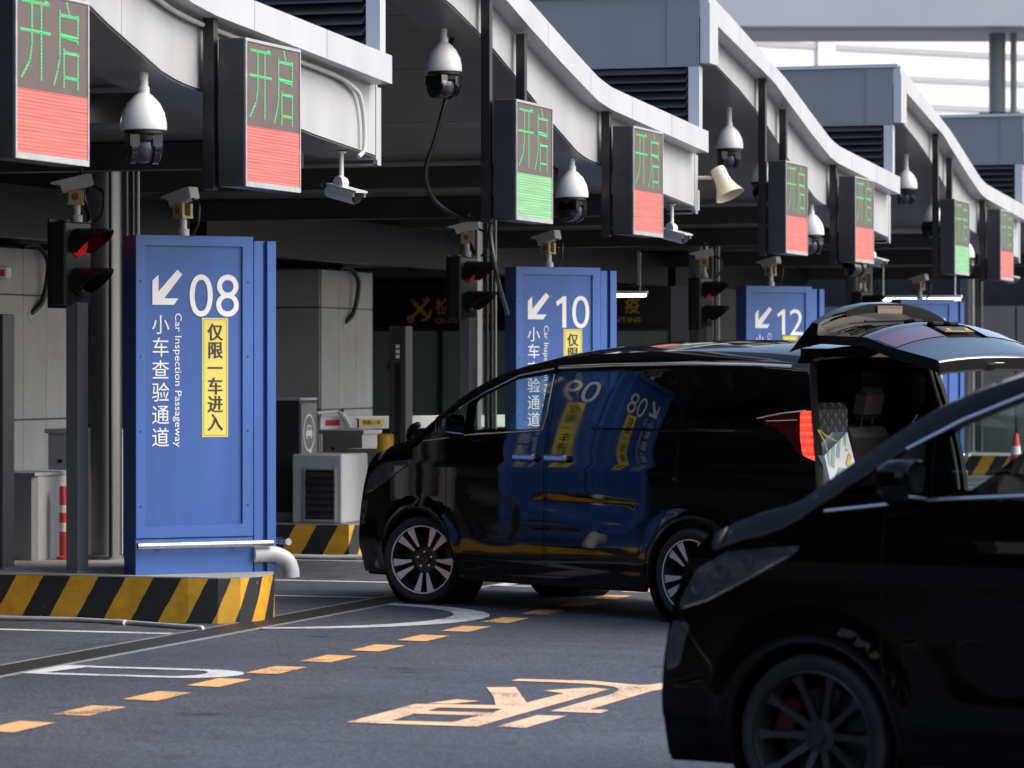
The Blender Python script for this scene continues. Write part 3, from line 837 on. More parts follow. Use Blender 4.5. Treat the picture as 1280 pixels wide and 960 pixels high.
# white plastic drain bend by the first pylon and conduit lying along the kerb
t = MB(T(PX, 24.19, 0.335) @ RZ(R(45))).tube(catmull([(0.932, 0.012, 0.13), (1.0, 0.008, 0.13), (1.10, 0.0, 0.127), (1.19, -0.01, 0.085), (1.225, -0.015, 0.015), (1.23, -0.015, -0.045)], 6), 0.06, 16)
tag(t.build('drain_pipe', M['pvc'], smooth=40), 'bent white plastic pipe curving down beside the 08 pylon', 'pipe')
t = MB().tube(catmull([(-18, 24.0, 0.018), (-12, 23.98, 0.018), (-11.0, 23.93, 0.018), (-10.2, 23.6, 0.018), (-9.95, 23.5, 0.018), (-9.93, 23.45, 0.012)], 5), 0.017, 10)
t.tube([(-10.75, 23.83, 0.018), (-10.66, 23.79, 0.018)], 0.022, 10)
tag(t.build('conduit_pipe', M['pvc'], smooth=40), 'thin white conduit lying on the road along the 08 island kerb', 'pipe')
t = MB().tube([(-18, 33.09 - 0.78, 0.03), (-12.3, 33.09 - 0.78, 0.03), (-11.3, 33.0, 0.03)], 0.02, 10)
tag(t.build('conduit_pipe', M['pvc'], smooth=40), 'thin white conduit lying along the island kerb left of the van nose', 'pipe')
# conduit on the first fascia
t = MB().tube(catmull([(-9.20, YS[0] + r, trim_low(r) - 0.045) for r in (2.2, 3.0, 3.8, 4.6, 5.3, 6.0, 7.0, 8.2)] + [(-9.20, 24.55, 3.90), (-9.20, 24.72, 3.83), (-9.20, 24.80, 3.65), (-9.20, 24.80, 3.46), (-9.22, 24.74, 3.40)], 6), 0.017, 10)
tag(t.build('fascia_conduit', M['pvc'], smooth=40), 'white conduit running along the first canopy fascia and down its end', 'pipe')

# ================================================================ COLUMNS, SIGNALS, CAMERAS
def column(label, loc):
    root = thing('round_column', label, 'column', loc, group='round grey canopy columns')
    MB().lathe([(0.15, 0), (0.15, 0.03), (0.125, 0.035), (0.125, 3.2)], 28).build('shaft', M['column'], root, smooth=40)
    c = MB()
    for i, (x, y, r, top) in enumerate(((0.16, 0.02, 0.022, 3.2), (0.205, 0.05, 0.016, 3.2), (0.10, -0.135, 0.016, 3.1))):
        c.tube([(x, y, 0.02), (x, y, top)], r, 8)
    c.build('conduit', M['black_metal'], root, smooth=40)
    c = MB().tube([(0.235, 0.09, 0.0), (0.235, 0.09, 3.2)], 0.014, 8)
    c.build('conduit', M['column'], root, smooth=40)
    return root
col_lab = ['round grey column left of the 08 pylon', 'round grey column left of the 10 pylon', 'round grey column left of the 12 pylon', 'round grey column behind the raised tailgate spoiler', 'farthest round grey column at the end of the lanes']
c0 = column(col_lab[0], (-11.88, 26.15, 0.335))
for k in range(1, 5): dup(c0, (-11.88, 26.15 + 9.05 * k, 0.335), col_lab[k])

def visor(m, zc):
    """half-round hood over a lens, longer at the top, slanting back to the bottom"""
    n = 14; r = 0.115; vs = []; fs = []
    for i in range(n + 1):
        a = R(-35) + (PI + R(70)) * i / n
        top = (math.sin(a) + 0.6) / 1.6
        ln = 0.06 + 0.26 * max(0, top)
        vs += [(r * math.cos(a), 0, zc + r * math.sin(a)), (r * math.cos(a) * 0.98, -ln, zc + r * math.sin(a) * 0.98 - 0.01)]
        vs += [((r - 0.006) * math.cos(a), 0, zc + (r - 0.006) * math.sin(a)), ((r - 0.006) * math.cos(a) * 0.98, -ln, zc + (r - 0.006) * math.sin(a) * 0.98 - 0.01)]
    for i in range(n):
        a, b = i * 4, (i + 1) * 4
        fs += [(a, a + 1, b + 1, b), (a + 2, b + 2, b + 3, a + 3), (a + 1, a + 3, b + 3, b + 1)]
    m.add(vs, fs)

def box_camera_parts(root, z, parent_loc=(0, 0), yaw=0.0, white_back=False):
    """white sunshade box camera tilted down on a cream bracket and short post"""
    q = T(parent_loc[0], parent_loc[1], z) @ RZ(yaw)
    MB(q).tube([(0, 0, 0), (0, 0, 0.15)], 0.028, 12).lathe([(0.045, 0), (0.045, 0.05), (0.03, 0.055)], 14).build('post', M['cam_white'], root, smooth=40)
    MB(q).box(-0.055, -0.03, -0.055, 0.045, 0.14, 0.24).box(0.03, 0.055, -0.055, 0.045, 0.14, 0.24).box(-0.055, 0.055, -0.06, 0.05, 0.13, 0.145).build('bracket', M['bracket'], root)
    MB(q).lathe([(0.0, 0), (0.028, 0), (0.028, 0.003), (0.0, 0.003)], 12, T(-0.0551, -0.005, 0.19) @ RY(R(-90))).lathe([(0.0, 0), (0.028, 0), (0.028, 0.003), (0.0, 0.003)], 12, T(0.0551, -0.005, 0.19) @ RY(R(90))).build('rust_patch', M['rust'], root)
    b = q @ T(0, 0, 0.245) @ RX(R(14))
    YZ = Matrix(((0, 0, 1, 0), (1, 0, 0, 0), (0, 1, 0, 0), (0, 0, 0, 1)))
    body = MB(b).prism([(-0.10, 0.0), (0.12, 0.0), (0.125, 0.01), (0.125, 0.085), (0.115, 0.092), (-0.165, 0.095), (-0.175, 0.085), (-0.11, 0.06)], -0.048, 0.048, YZ).build('shell', M['cam_white'], root)
    MB(b).box(-0.046, 0.046, 0.126, 0.129, 0.004, 0.086).build('back_plate', M['cam_white'], body)
    MB(b).lathe([(0, 0), (0.03, 0), (0.03, 0.05), (0.02, 0.055), (0, 0.055)], 16, T(0, -0.09, 0.03) @ RX(R(90))).build('lens', M['cam_dark'], body, smooth=40)

def traffic_light(label, loc):
    root = thing('traffic_light', label, 'traffic light', loc, R(74), group='lane traffic lights')
    MB().box(-0.055, 0.065, -0.04, 0.07, 0.0, 2.0).box(-0.12, 0.13, -0.09, 0.12, 0.0, 0.014).build('pole', M['column'], root)
    MB().box(-0.15, 0.15, 0.0, 0.15, 1.98, 2.60, bev=0.012).box(-0.01, 0.05, 0.02, 0.1, 1.93, 1.98).build('housing', M['dark_metal'], root)
    MB().box(-0.155, 0.155, 0.15, 0.165, 1.96, 2.62).build('backplate', M['black_metal'], root)
    for z, lit in ((2.44, True), (2.15, False)):
        l = MB().lathe([(0, 0), (0.05, -0.004), (0.1, -0.014)], 20, T(0, -0.003, z) @ RX(R(90)) @ T(0, 0, 0.02)).build('lens', M['signal_red'] if lit else M['signal_off'], root, smooth=True)
        l['label'] = 'lit red lens' if lit else 'unlit lower lens'
        v = MB(); visor(v, z); v.build('visor', M['black_metal'], root, smooth=40)
    c = MB().tube(catmull([(0.13, 0.10, 3.05), (0.22, 0.16, 2.96), (0.30, 0.20, 2.78), (0.24, 0.10, 2.62), (0.12, 0.08, 2.60)], 6), 0.017, 8)
    c.tube(catmull([(0.14, 0.1, 2.5), (0.24, 0.12, 2.36), (0.22, 0.12, 2.12), (0.14, 0.1, 2.04)], 6), 0.012, 8)
    c.build('cable', M['cable'], root, smooth=True)
    return root
tl_lab = ['two lamp traffic light showing red beside the 08 pylon', 'two lamp traffic light left of the 10 pylon', 'two lamp traffic light left of the 12 pylon', 'far two lamp traffic light above the raised tailgate corner']
t0 = traffic_light(tl_lab[0], (-11.32, 24.42, 0.335))
dim_red = emit('dim_red_signal', (1.0, 0.02, 0.02), 0.045)
for k in range(1, 4):
    r = dup(t0, (-11.32, 24.42 + 9.05 * k, 0.335), tl_lab[k])
    for c in r.children:
        if c.get('label') == 'lit red lens':
            c.data = c.data.copy(); c.data.materials[0] = dim_red; c['label'] = 'dimly lit red lens'

def box_camera(label, loc, rz):
    root = thing('box_camera', label, 'security camera', loc, rz, group='white box cameras')
    box_camera_parts(root, 0.0)
    MB().tube(catmull([(0.02, 0.12, 0.27), (0.04, 0.20, 0.22), (0.05, 0.20, 0.08), (0.05, 0.14, 0.0)], 5), 0.012, 8).build('cable', M['cable'], root, smooth=True)
    return root
bc0 = box_camera('white box camera on top of the traffic light by the 08 pylon', (-11.37, 24.50, 2.935), R(-72))
for k, lab in ((1, 'white box camera on top of the traffic light by the 10 pylon'), (2, 'white box camera on top of the traffic light by the 12 pylon'), (3, 'white box camera on the farthest traffic light')):
    dup(bc0, (-11.37, 24.50 + 9.05 * k, 2.935), lab)
for k, lab in enumerate(('white box camera on top of the 08 pylon', 'white box camera on top of the 10 pylon', 'white box camera on top of the 12 pylon', 'white box camera on top of the pylon behind the tailgate')):
    dup(bc0, (-10.54, 24.57 + 9.03 * k, 2.826), lab, R(-112))
dup(bc0, (-9.75, 19.75, 3.36), 'white box camera tucked behind the largest LED sign', R(-40))

def dome(label, loc):
    root = thing('dome_camera', label, 'dome camera', loc, group='white dome cameras')
    MB().lathe([(0.055, 0.0), (0.055, -0.015), (0.033, -0.02), (0.03, -0.20), (0.038, -0.205), (0.038, -0.26)], 18).build('stem', M['cam_white'], root, smooth=40)
    MB().lathe([(0.038, -0.245), (0.06, -0.262), (0.105, -0.31), (0.135, -0.37), (0.148, -0.43), (0.150, -0.475), (0.148, -0.482), (0.12, -0.486)], 32).build('shell', M['cam_white'], root, smooth=50)
    MB().lathe([(0.128, -0.484), (0.128, -0.505), (0.11, -0.52), (0.105, -0.55), (0.0, -0.55)], 28).build('collar', M['black_metal'], root, smooth=40)
    h = MB()
    for s in (-1, 1):
        h.lathe([(0.0, 0), (0.085, 0), (0.105, 0.012), (0.105, 0.05), (0.085, 0.062), (0, 0.062)], 24, T(s * 0.074 - 0.031, 0, -0.595) @ RY(R(90)))
        h.box(s * 0.074 - 0.031, s * 0.074 + 0.031, -0.1, 0.1, -0.59, -0.515)
    h.build('housing', M['cam_dark'], root, smooth=40)
    MB().lathe([(0.0, -0.1)] + [(0.095 * math.sin(R(a)), -0.095 * math.cos(R(a))) for a in range(10, 171, 16)] + [(0.0, 0.095)], 24, T(0, 0, -0.60) @ RX(R(-60))).build('ball', M['cam_grey'], root, smooth=True)
    return root
dm0 = dome('white dome camera under the first fascia between two LED signs', (-9.37, 21.2, 3.86))
dm0.rotation_euler = (0, 0, R(35))
for loc, lab, rz in (((-9.5, 27.45, 4.72), 'white dome camera above the long hanging black cable', 60), ((-9.37, 30.55, 3.84), 'white dome camera between the green and red LED signs over the 10 pylon', 80),
                     ((-9.5, 36.6, 4.62), 'white dome camera right above the cream horn', 30), ((-9.5, 38.05, 4.34), 'white dome camera half hidden behind the LED sign next to the horn', 100), ((-9.36, 39.75, 3.82), 'white dome camera peeping out between the red LED signs over the 12 pylon', 40),
                     ((-9.36, 42.0, 3.62), 'white dome camera in shade left of the LED sign over the 12 pylon', 60),
                     ((-9.5, 45.65, 4.62), 'white dome camera below the fourth roof bay, the highest of the far ones', 20), ((-9.5, 47.35, 4.26), 'white dome camera left of the far green LED sign', 70), ((-9.36, 48.85, 3.82), 'white dome camera between the far green and red LED signs', 50)):
    dup(dm0, loc, lab, R(rz))
# the long cable looping down from the second dome camera, and its upper tail
t = MB().tube(catmull([(-9.52, 27.9, 4.72), (-9.50, 27.62, 4.45), (-9.52, 27.60, 4.10), (-9.60, 27.55, 3.72), (-9.68, 27.52, 3.42), (-9.62, 27.60, 3.20), (-9.40, 27.62, 3.06), (-9.16, 27.58, 3.04), (-9.14, 27.56, 2.92), (-9.1, 27.6, 2.6), (-9.3, 28.5, 2.3)], 8), 0.019, 10)
tag(t.build('hanging_cable', M['cable'], smooth=True), 'long black corrugated cable hanging in a curve from the ceiling dome camera', 'cable')

def bullet(label, loc, rz):
    root = thing('bullet_camera', label, 'security camera', loc, rz, group='white bullet cameras')
    MB().lathe([(0.04, 0), (0.04, -0.012), (0.018, -0.016), (0.018, -0.20)], 14).lathe([(0.0, 0), (0.055, 0), (0.06, 0.03), (0.045, 0.07), (0, 0.07)], 16, T(-0.035, 0, -0.235) @ RY(R(90))).build('mount', M['cam_white'], root, smooth=40)
    q = T(0, 0, -0.31) @ RX(R(12))
    b = MB(q).lathe([(0.0, 0.17), (0.045, 0.17), (0.052, 0.15), (0.052, -0.13), (0.0, -0.13)], 18, RX(R(90)) @ T(0, 0, 0)).box(-0.058, 0.058, -0.22, 0.12, 0.045, 0.058).box(-0.058, -0.052, -0.20, 0.1, 0.01, 0.05).box(0.052, 0.058, -0.20, 0.1, 0.01, 0.05).build('shell', M['cam_white'], root, smooth=40)
    MB(q).lathe([(0.0, 0.19), (0.036, 0.19), (0.044, 0.172), (0.0, 0.168)], 16, RX(R(90))).build('lens', M['cam_dark'], b, smooth=40)
    MB(q).tube(catmull([(0, 0.12, 0), (-0.03, 0.2, 0.02), (-0.03, 0.16, 0.1), (0, 0.05, 0.12)], 5), 0.008, 6).build('cable', M['cable'], root, smooth=True)
    return root
b0 = bullet('white bullet camera hanging under the low end of the first roof bay', (-9.36, 24.75, 3.44), R(62))
for k, lab in ((1, 'white bullet camera hanging near the cream horn'), (2, 'white bullet camera hanging under the third roof bay end'), (3, 'farthest white bullet camera at the picture edge')):
    dup(b0, (-9.36, 24.75 + 9.1 * k, 3.44), lab)

# cream horn loudspeaker on the second bay's end
t = thing('horn_speaker', 'cream horn loudspeaker on the low end of the second roof bay', 'loudspeaker', (-9.26, 34.42, 3.72), 0)
MB().tube([(0.0, 0, 0), (0.15, 0.02, 0.0)], 0.02, 10).box(-0.06, 0.01, -0.06, 0.06, -0.32, -0.12).build('bracket', M['horn'], t)
q = T(0.20, 0.02, 0.09) @ RZ(R(-15)) @ RY(R(152)) @ Matrix.Scale(0.80, 4)
MB(q).lathe([(0.0, 0.0), (0.085, 0.0), (0.095, 0.02), (0.095, 0.14), (0.105, 0.20), (0.135, 0.29), (0.185, 0.38), (0.19, 0.385), (0.18, 0.387), (0.128, 0.30), (0.09, 0.2), (0.085, 0.12), (0.0, 0.12)], 28).build('horn', M['horn'], t, smooth=40)
MB(q).lathe([(0.0, 0.13), (0.04, 0.13), (0.05, 0.30), (0.0, 0.32)], 16).build('throat', M['horn'], t, smooth=40)

# ================================================================ THINGS ON THE ISLANDS
# plain concrete block, first island
tag(MB().prism([(-14.2, 25.75), (-12.34, 25.75), (-12.30, 25.79), (-12.28, 26.1), (-12.30, 26.46), (-12.34, 26.5), (-14.2, 26.5)], 0.336, 1.0).prism([(-14.22, 25.73), (-12.30, 25.73), (-12.26, 26.1), (-12.30, 26.52), (-14.22, 26.52)], 1.0, 1.025).build('concrete_block', M['concrete_light']),
    'plain pale concrete block on the first island, left of the traffic light pole', 'concrete block')
# red and white delineator
t = thing('delineator_post', 'thin red and white plastic delineator post beside the pale concrete block', 'post', (-12.165, 25.955, 0.336))
MB().lathe([(0.05, 0), (0.05, 0.02), (0.028, 0.03), (0.028, 0.56), (0.02, 0.58)], 16).build('post', M['red'], t, smooth=40)
MB().lathe([(0.0295, 0.22), (0.0295, 0.29)], 16).lathe([(0.0295, 0.37), (0.0295, 0.43)], 16).build('reflective_band', M['white_plastic'], t, smooth=40)
# grey cabinets further back
def cabinet(label, loc, w, dpt, h):
    t = thing('utility_cabinet', label, 'cabinet', loc)
    MB().box(-w / 2, w / 2, -dpt / 2, dpt / 2, 0, h - 0.04).build('body', M['cabinet'], t)
    MB().box(-w / 2 - 0.025, w / 2 + 0.025, -dpt / 2 - 0.025, dpt / 2 + 0.025, h - 0.038, h).build('lid', M['cabinet'], t)
    MB().lathe([(0, 0), (0.018, 0), (0.018, 0.012), (0, 0.012)], 10, T(-w / 2 + 0.12, -dpt / 2, h * 0.78) @ RX(R(90))).build('lock', M['black_metal'], t)
cabinet('small grey utility cabinet against the grey clad pillar at the left', (-13.55, 29.6, 0.0), 0.7, 0.5, 1.3)
cabinet('grey utility cabinet under the striped boom', (-13.15, 35.05, 0.336), 0.44, 0.5, 0.86)
cabinet('low grey cabinet behind the yellow bollard', (-12.72, 34.6, 0.336), 0.40, 0.4, 0.68)

# louvred concrete block
t = thing('vent_block', 'concrete block with a black louvre opening on the striped island', 'concrete block', (-12.55, 32.91, 0.336))
MB().box(-0.27, 0.25, -0.36, 0.36, 0.0, 0.67, bev=0.015).build('block', M['concrete_light'], t)
v = MB().box(-0.13, 0.17, -0.364, -0.355, 0.04, 0.52).build('vent', M['black_metal'], t)
for i in range(7):
    z = 0.055 + i * 0.066
    MB().box(-0.125, 0.165, -0.012, 0.004, 0.0, 0.055, T(0, -0.374, z) @ RX(R(-28))).build('slat', M['dark_metal'], v)
MB().box(-0.148, -0.13, -0.375, -0.362, 0.02, 0.54).box(0.17, 0.188, -0.375, -0.362, 0.02, 0.54).box(-0.13, 0.17, -0.375, -0.362, 0.52, 0.54).box(-0.13, 0.17, -0.375, -0.362, 0.02, 0.04).build('frame', M['concrete'], v)
tag(MB().box(-13.9, -12.75, 32.9, 33.6, 0.336, 0.42).build('plinth', M['concrete']), 'low pale concrete plinth under the car icon kiosk', 'plinth')

# kiosk with the car icon
t = thing('card_kiosk', 'dark grey card kiosk with a white car icon on its narrow side', 'kiosk', (-12.97, 33.12, 0.42))
MB().prism([(-0.75, 0), (0, 0), (0, 1.10), (-0.28, 1.10), (-0.75, 0.98)], -0.46, 0.0, FRONT).build('body', M['dark_metal'], t)
MB().box(0.001, 0.012, 0.03, 0.46, 0.0, 1.07).build('side_panel', M['column'], t)
MB().box(-0.30, 0.014, -0.004, 0.464, 1.102, 1.125).build('cap', M['white_trim'], t)
ic = MB()
P = T(0.0135, 0.24, 0.78) @ FACE_X
n = 28
o_ = [(0.155 * math.cos(2 * PI * i / n), 0.185 * math.sin(2 * PI * i / n)) for i in range(n)]
ic.sheet(o_, 0, P, holes=[[(a * 0.88, b * 0.9) for a, b in o_]])
ic.sheet([(-0.02, -0.178), (0.06, -0.165), (0.085, -0.25)], 0.0005, P)
ic.sheet([(-0.09, -0.035), (0.09, -0.035), (0.09, 0.01), (0.06, 0.02), (0.045, 0.075), (-0.045, 0.075), (-0.06, 0.02), (-0.09, 0.01)], 0.0005, P, holes=[[(-0.03, 0.058), (0.03, 0.058), (0.043, 0.022), (-0.043, 0.022)]])
ic.sheet([(-0.075, -0.06), (-0.045, -0.06), (-0.045, -0.036), (-0.075, -0.036)], 0.0005, P).sheet([(0.045, -0.06), (0.075, -0.06), (0.075, -0.036), (0.045, -0.036)], 0.0005, P)
ic.build('car_icon', M['white_plastic'], t)

# boom barrier
t = thing('boom_barrier', 'white boom barrier with red blocks and a yellow height plate', 'barrier', (-12.95, 33.62, 1.29), R(53.0))
MB().box(0.0, 3.4, -0.02, 0.02, -0.065, 0.065, bev=0.008).build('arm', M['white_plastic'], t)
for x in (0.06, 0.92, 1.62, 2.3, 3.0): MB().box(x, x + 0.17, -0.0225, 0.0225, -0.028, 0.03).build('red_block', M['red'], t)
pl = MB().box(0.46, 0.76, -0.026, -0.021, -0.034, 0.036).build('height_plate', M['sticker'], t)
MB().text('限高2.1米', 0.50, -0.022, 0.215, 0.045, T(0, -0.0275, 0) @ FRONT, bold=0.012).build('lettering', M['letter_black'], pl)
m = MB().tube([(-0.05, -0.05, 0.10), (0.22, -0.05, 0.12)], 0.012, 8).tube([(0.20, -0.055, 0.12), (0.27, -0.05, 0.05), (0.33, -0.04, -0.04)], 0.028, 10).box(0.29, 0.45, -0.05, -0.02, -0.052, 0.03)
m.build('link_arm', M['white_plastic'], t)
MB().box(0.42, 0.44, -0.052, -0.018, -0.05, 0.04).lathe([(0, 0), (0.02, 0), (0.02, 0.01), (0, 0.01)], 10, T(0.22, -0.07, 0.12) @ RX(R(90))).build('clamp', M['black_metal'], t)
# raised striped arm whose tip enters at the left edge
t = thing('boom_barrier', 'white striped barrier arm whose tip enters at the left edge', 'barrier', (-14.93, 24.4, 2.56), R(-0.5))
MB().box(0.0, 3.08, -0.03, 0.03, -0.055, 0.055, bev=0.02).build('arm', M['white_plastic'], t)
for a, b in ((2.90, 3.045), (2.2, 2.6), (1.4, 1.8)): MB().box(a, b, -0.033, 0.033, -0.024, 0.024).build('red_block', M['red'], t)

# yellow bollard
t = thing('bollard', 'yellow round bollard in front of the grey cabinet by the van nose', 'bollard', (-12.18, 33.45, 0.336))
MB().lathe([(0.085, 0), (0.085, 0.84), (0.07, 0.855), (0.0, 0.857)], 26).build('tube', M['yellow'], t, smooth=40)
MB().lathe([(0.012, 0.85), (0.012, 0.89), (0, 0.893)], 8).build('pin', M['black_metal'], t)

# slim dark readers
def reader(label, loc):
    t = thing('plate_reader', label, 'sensor post', loc, group='slim dark reader posts')
    MB().box(-0.18, 0.0, 0, 0.20, 0.0, 1.92, bev=0.006).build('housing', mat('grey_reader_metal', (0.05, 0.05, 0.053), 0.4, var=0.15), t)
    MB().box(-0.115, -0.055, -0.004, 0.001, 0.02, 1.55).box(-0.20, -0.185, 0.02, 0.05, 1.48, 1.56).build('slot', M['black_metal'], t)
    i = MB()
    for z in (1.60, 1.65, 1.70): i.box(-0.105, -0.065, -0.003, 0.0, z, z + 0.035)
    i.build('pictogram', M['white_plastic'], t)
    MB().box(-0.22, 0.04, -0.04, 0.24, -0.006, 0.012).build('foot', M['column'], t)
    return t
rd0 = reader('slim dark reader post at the left picture edge', (-12.0, 24.55, 0.336))
dup(rd0, (-11.97, 33.45, 0.336), 'slim dark reader post in front of the green glass booth')

# clad pillars (3 m high booths' end walls)
def clad_pillar(label, loc, y0, y1, with_hose):
    t = thing('clad_pillar', label, 'pillar', loc)
    m = MB(); L = y1 - y0
    n = 3
    for zi, (a, b) in enumerate(((0.0, 0.98), (0.99, 2.23), (2.24, 2.70))):
        for i in range(n):
            m.box(-0.02, 0.0, i * L / n + 0.004, (i + 1) * L / n - 0.004, a + 0.004, b - 0.004)
        m.box(-1.4, -0.022, -0.02, 0.0, a + 0.004, b - 0.004)
        m.box(-1.4, -0.022, L, L + 0.02, a + 0.004, b - 0.004)
    m.build('cladding', M['clad'], t)
    MB().box(-1.4, -0.021, 0.001, L - 0.001, 0, 2.69).build('core', M['black_metal'], t)
    h = MB().tube(catmull([(0.02, L * 0.30, 2.72), (0.05, L * 0.45, 2.74), (0.09, L * 0.57, 2.60), (0.08, L * 0.58, 2.40), (0.05, L * 0.54, 2.18), (0.02, L * 0.46, 2.08), (0.0, L * 0.44, 2.06)], 6), 0.03, 10)
    h.build('hose', M['cable'], t, smooth=True)
    MB().lathe([(0, 0), (0.075, 0), (0.07, 0.01), (0, 0.01)], 16, T(0.0, L * 0.44, 2.05) @ RY(R(90))).build('socket_ring', M['pvc'], t)
clad_pillar('grey clad pillar at the far left with a black hose loop', (-15.8, 32.25, 0.336), 32.25, 33.85, True)
clad_pillar('tall pale grey clad pillar left of the QUARANTINE sign', (-15.8, 41.1, 0.336), 41.1, 42.9, True)

# quarantine booth
t = thing('quarantine_booth', 'dark glass booth under a black QUARANTINE sign band', 'booth', (-18.6, 50.0, 0.0))
MB().box(0, 5.1, 0.16, 2.5, 0.0, 3.0).build('body', M['black_metal'], t)
sb = MB().box(-0.02, 4.75, -0.02, 0.15, 2.42, 3.0).build('sign_band', M['black_metal'], t)
for x in (0.82, 3.05):
    L = MB()
    P = T(x, -0.024, 2.42) @ FRONT
    # emblem: crossed key and winged staff
    k = P @ T(0.12, 0.27, 0) @ RZ(R(45))
    L.box(-0.21, 0.21, -0.018, 0.018, 0, 0.003, k).box(0.12, 0.15, 0.018, 0.07, 0, 0.003, k).box(0.17, 0.20, 0.018, 0.06, 0, 0.003, k)
    L.sheet([(-0.21 + 0.055 * math.cos(i * PI / 8), 0.055 * math.sin(i * PI / 8)) for i in range(16)], 0.002, k, holes=[[(-0.21 + 0.028 * math.cos(i * PI / 8), 0.028 * math.sin(i * PI / 8)) for i in range(16)]])
    k = P @ T(0.12, 0.27, 0) @ RZ(R(135))
    L.box(-0.21, 0.20, -0.012, 0.012, 0.0005, 0.0035, k)
    for s in (1, -1):
        L.sheet([(-0.16, 0.012 * s), (-0.12, 0.10 * s), (-0.15, 0.11 * s), (-0.20, 0.03 * s)][::s], 0.003, k)
        L.tube([k @ Vector((-0.12 + 0.02 * i, s * 0.035 * math.sin(i * 1.1), 0.003)) for i in range(14)], 0.006, 4)
    L.text('检', 0.36, 0.19, 0.235, 0.235, P, bold=0.005).text('疫', 1.02, 0.19, 0.235, 0.235, P, bold=0.005)
    L.text('QUARANTINE', 0.355, 0.05, 0.92, 0.085, P)
    L.build('lettering', M['gold'], sb)
w = MB()
for i in range(4):
    w.box(0.1 + i * 1.17, 0.1 + i * 1.17 + 1.11, 0.06, 0.09, 1.02, 2.36)
win = w.build('window', M['booth_glass'], t)
f = MB()
for i in range(5): f.box(0.04 + i * 1.17, 0.095 + i * 1.17, 0.03, 0.155, 0.86, 2.415)
f.box(0.0, 4.75, 0.04, 0.155, 0.86, 1.01).box(0.0, 4.75, 0.045, 0.155, 2.362, 2.415)
f.build('frame', M['dark_metal'], win)
f = MB()
for i in range(6): f.box(0.003 + i * 0.79, 0.79 * (i + 1) - 0.003, 0.10, 0.155, 0.0, 0.85)
f.build('lower_panel', M['dark_metal'], t)
MB().box(4.76, 5.1, 0.0, 0.155, 0.0, 2.2).box(4.76, 5.1, 0.0, 0.155, 2.21, 3.0).build('end_panel', M['column'], t)

t = thing('end_wall', 'grey panelled wall closing the far end of the canopy', 'wall', (-25.0, 63.0, 0))
MB().box(0, 16.4, 0.1, 0.4, 0.0, 3.6).build('core', M['dark_metal'], t)
m = MB()
for i in range(13): m.box(i * 1.26 + 0.01, i * 1.26 + 1.24, 0.0, 0.099, 0.3, 2.9)
m.build('panel', M['column'], t)
# fluorescent tubes under the canopy
def tube_light(label, loc, L=1.3):
    t = thing('tube_light', label, 'lamp', loc, R(0), group='fluorescent tube lights under the canopy')
    MB().box(-L / 2, L / 2, -0.05, 0.05, 0.035, 0.075).tube([(-L / 2 + 0.1, 0, 0.075), (-L / 2 + 0.1, 0, 0.6)], 0.008, 6).tube([(L / 2 - 0.1, 0, 0.075), (L / 2 - 0.1, 0, 0.6)], 0.008, 6).build('fitting', M['white_plastic'], t)
    MB().tube([(-L / 2 + 0.02, 0, 0.015), (L / 2 - 0.02, 0, 0.015)], 0.02, 10).build('tube', M['tube'], t, smooth=40)
    return t
tl = tube_light('lit tube light right of the 10 pylon, the lower of the pair', (-14.05, 47.2, 2.80))
dup(tl, (-15.0, 50.4, 2.94), 'lit tube light right of the 10 pylon, the upper of the pair')
dup(tl, (-10.95, 53.6, 2.84), 'lit tube light above the raised tailgate')
t = thing('bulkhead_light', 'small lit ceiling light behind the largest LED sign', 'lamp', (-10.4, 22.05, 3.60))
MB().box(-0.14, 0.14, -0.14, 0.14, 0, 0.06).build('fitting', M['white_plastic'], t)
MB().box(-0.12, 0.12, -0.12, 0.12, -0.012, -0.001).build('diffuser', emit('warm_ceiling_lamp', (1.0, 0.9, 0.75), 4.0), t)

# traffic cone behind the vans
t = thing('traffic_cone', 'red and white traffic cone seen through the near van window', 'cone', (-8.95, 50.6, 0.0))
MB().box(-0.19, 0.19, -0.19, 0.19, 0.0, 0.03).lathe([(0.15, 0.03), (0.14, 0.10), (0.035, 0.88), (0.03, 0.9), (0, 0.9)], 24).build('body', M['red'], t, smooth=40)
cr = lambda z: 0.14 - (z - 0.10) / 0.78 * 0.105 + 0.002
MB().lathe([(cr(0.33), 0.33), (cr(0.46), 0.46)], 24).lathe([(cr(0.60), 0.60), (cr(0.72), 0.72)], 24).build('white_band', M['white_plastic'], t, smooth=40)

# ================================================================ FAR BACKGROUND
t = thing('elevated_roof', 'high white roof on round columns far behind the canopy', 'roof', (0, 0, 0), R(18))
MB().box(-30, 80, 100, 101, 11.27, 13.6).box(-30, 80, 99.9, 101, 13.62, 13.9).build('edge_beam', M['far_beam'], t)
MB().box(-30, 80, 101, 104.6, 11.24, 11.6).build('soffit', M['bag'], t)
m = MB()
for x in (-9.5, 2.5, 8.6, 14.1, 20.5): m.prism([(0, 0), (0, -2.4), (-0.35, -2.4), (-0.5, -1.9)], -0.2, 0.2, T(x, 98.6, 13.9) @ RY(R(-35)))
m.build('rib', M['white_panel'], t)
m = MB()
for x in (-14, 13.75, 41): m.lathe([(0.24, 0), (0.24, 11.24)], 20, T(x, 102.0, 0)).lathe([(0.09, 0), (0.09, 11.24)], 12, T(x + 0.42, 101.7, 0))
m.build('column', M['column'], t, smooth=40)
m = MB()
for x in (-14, 13.75, 41): m.box(x - 0.55, x + 0.6, 101.65, 101.75, 8.95, 9.0).box(x - 0.25, x + 0.9, 101.65, 101.75, 8.1, 8.15)
m.build('cable_arm', M['dark_metal'], t)
t = thing('far_building', 'bright white louvred building glaring beyond the high roof', 'building', (-38.0, 148.0, 0), R(48))
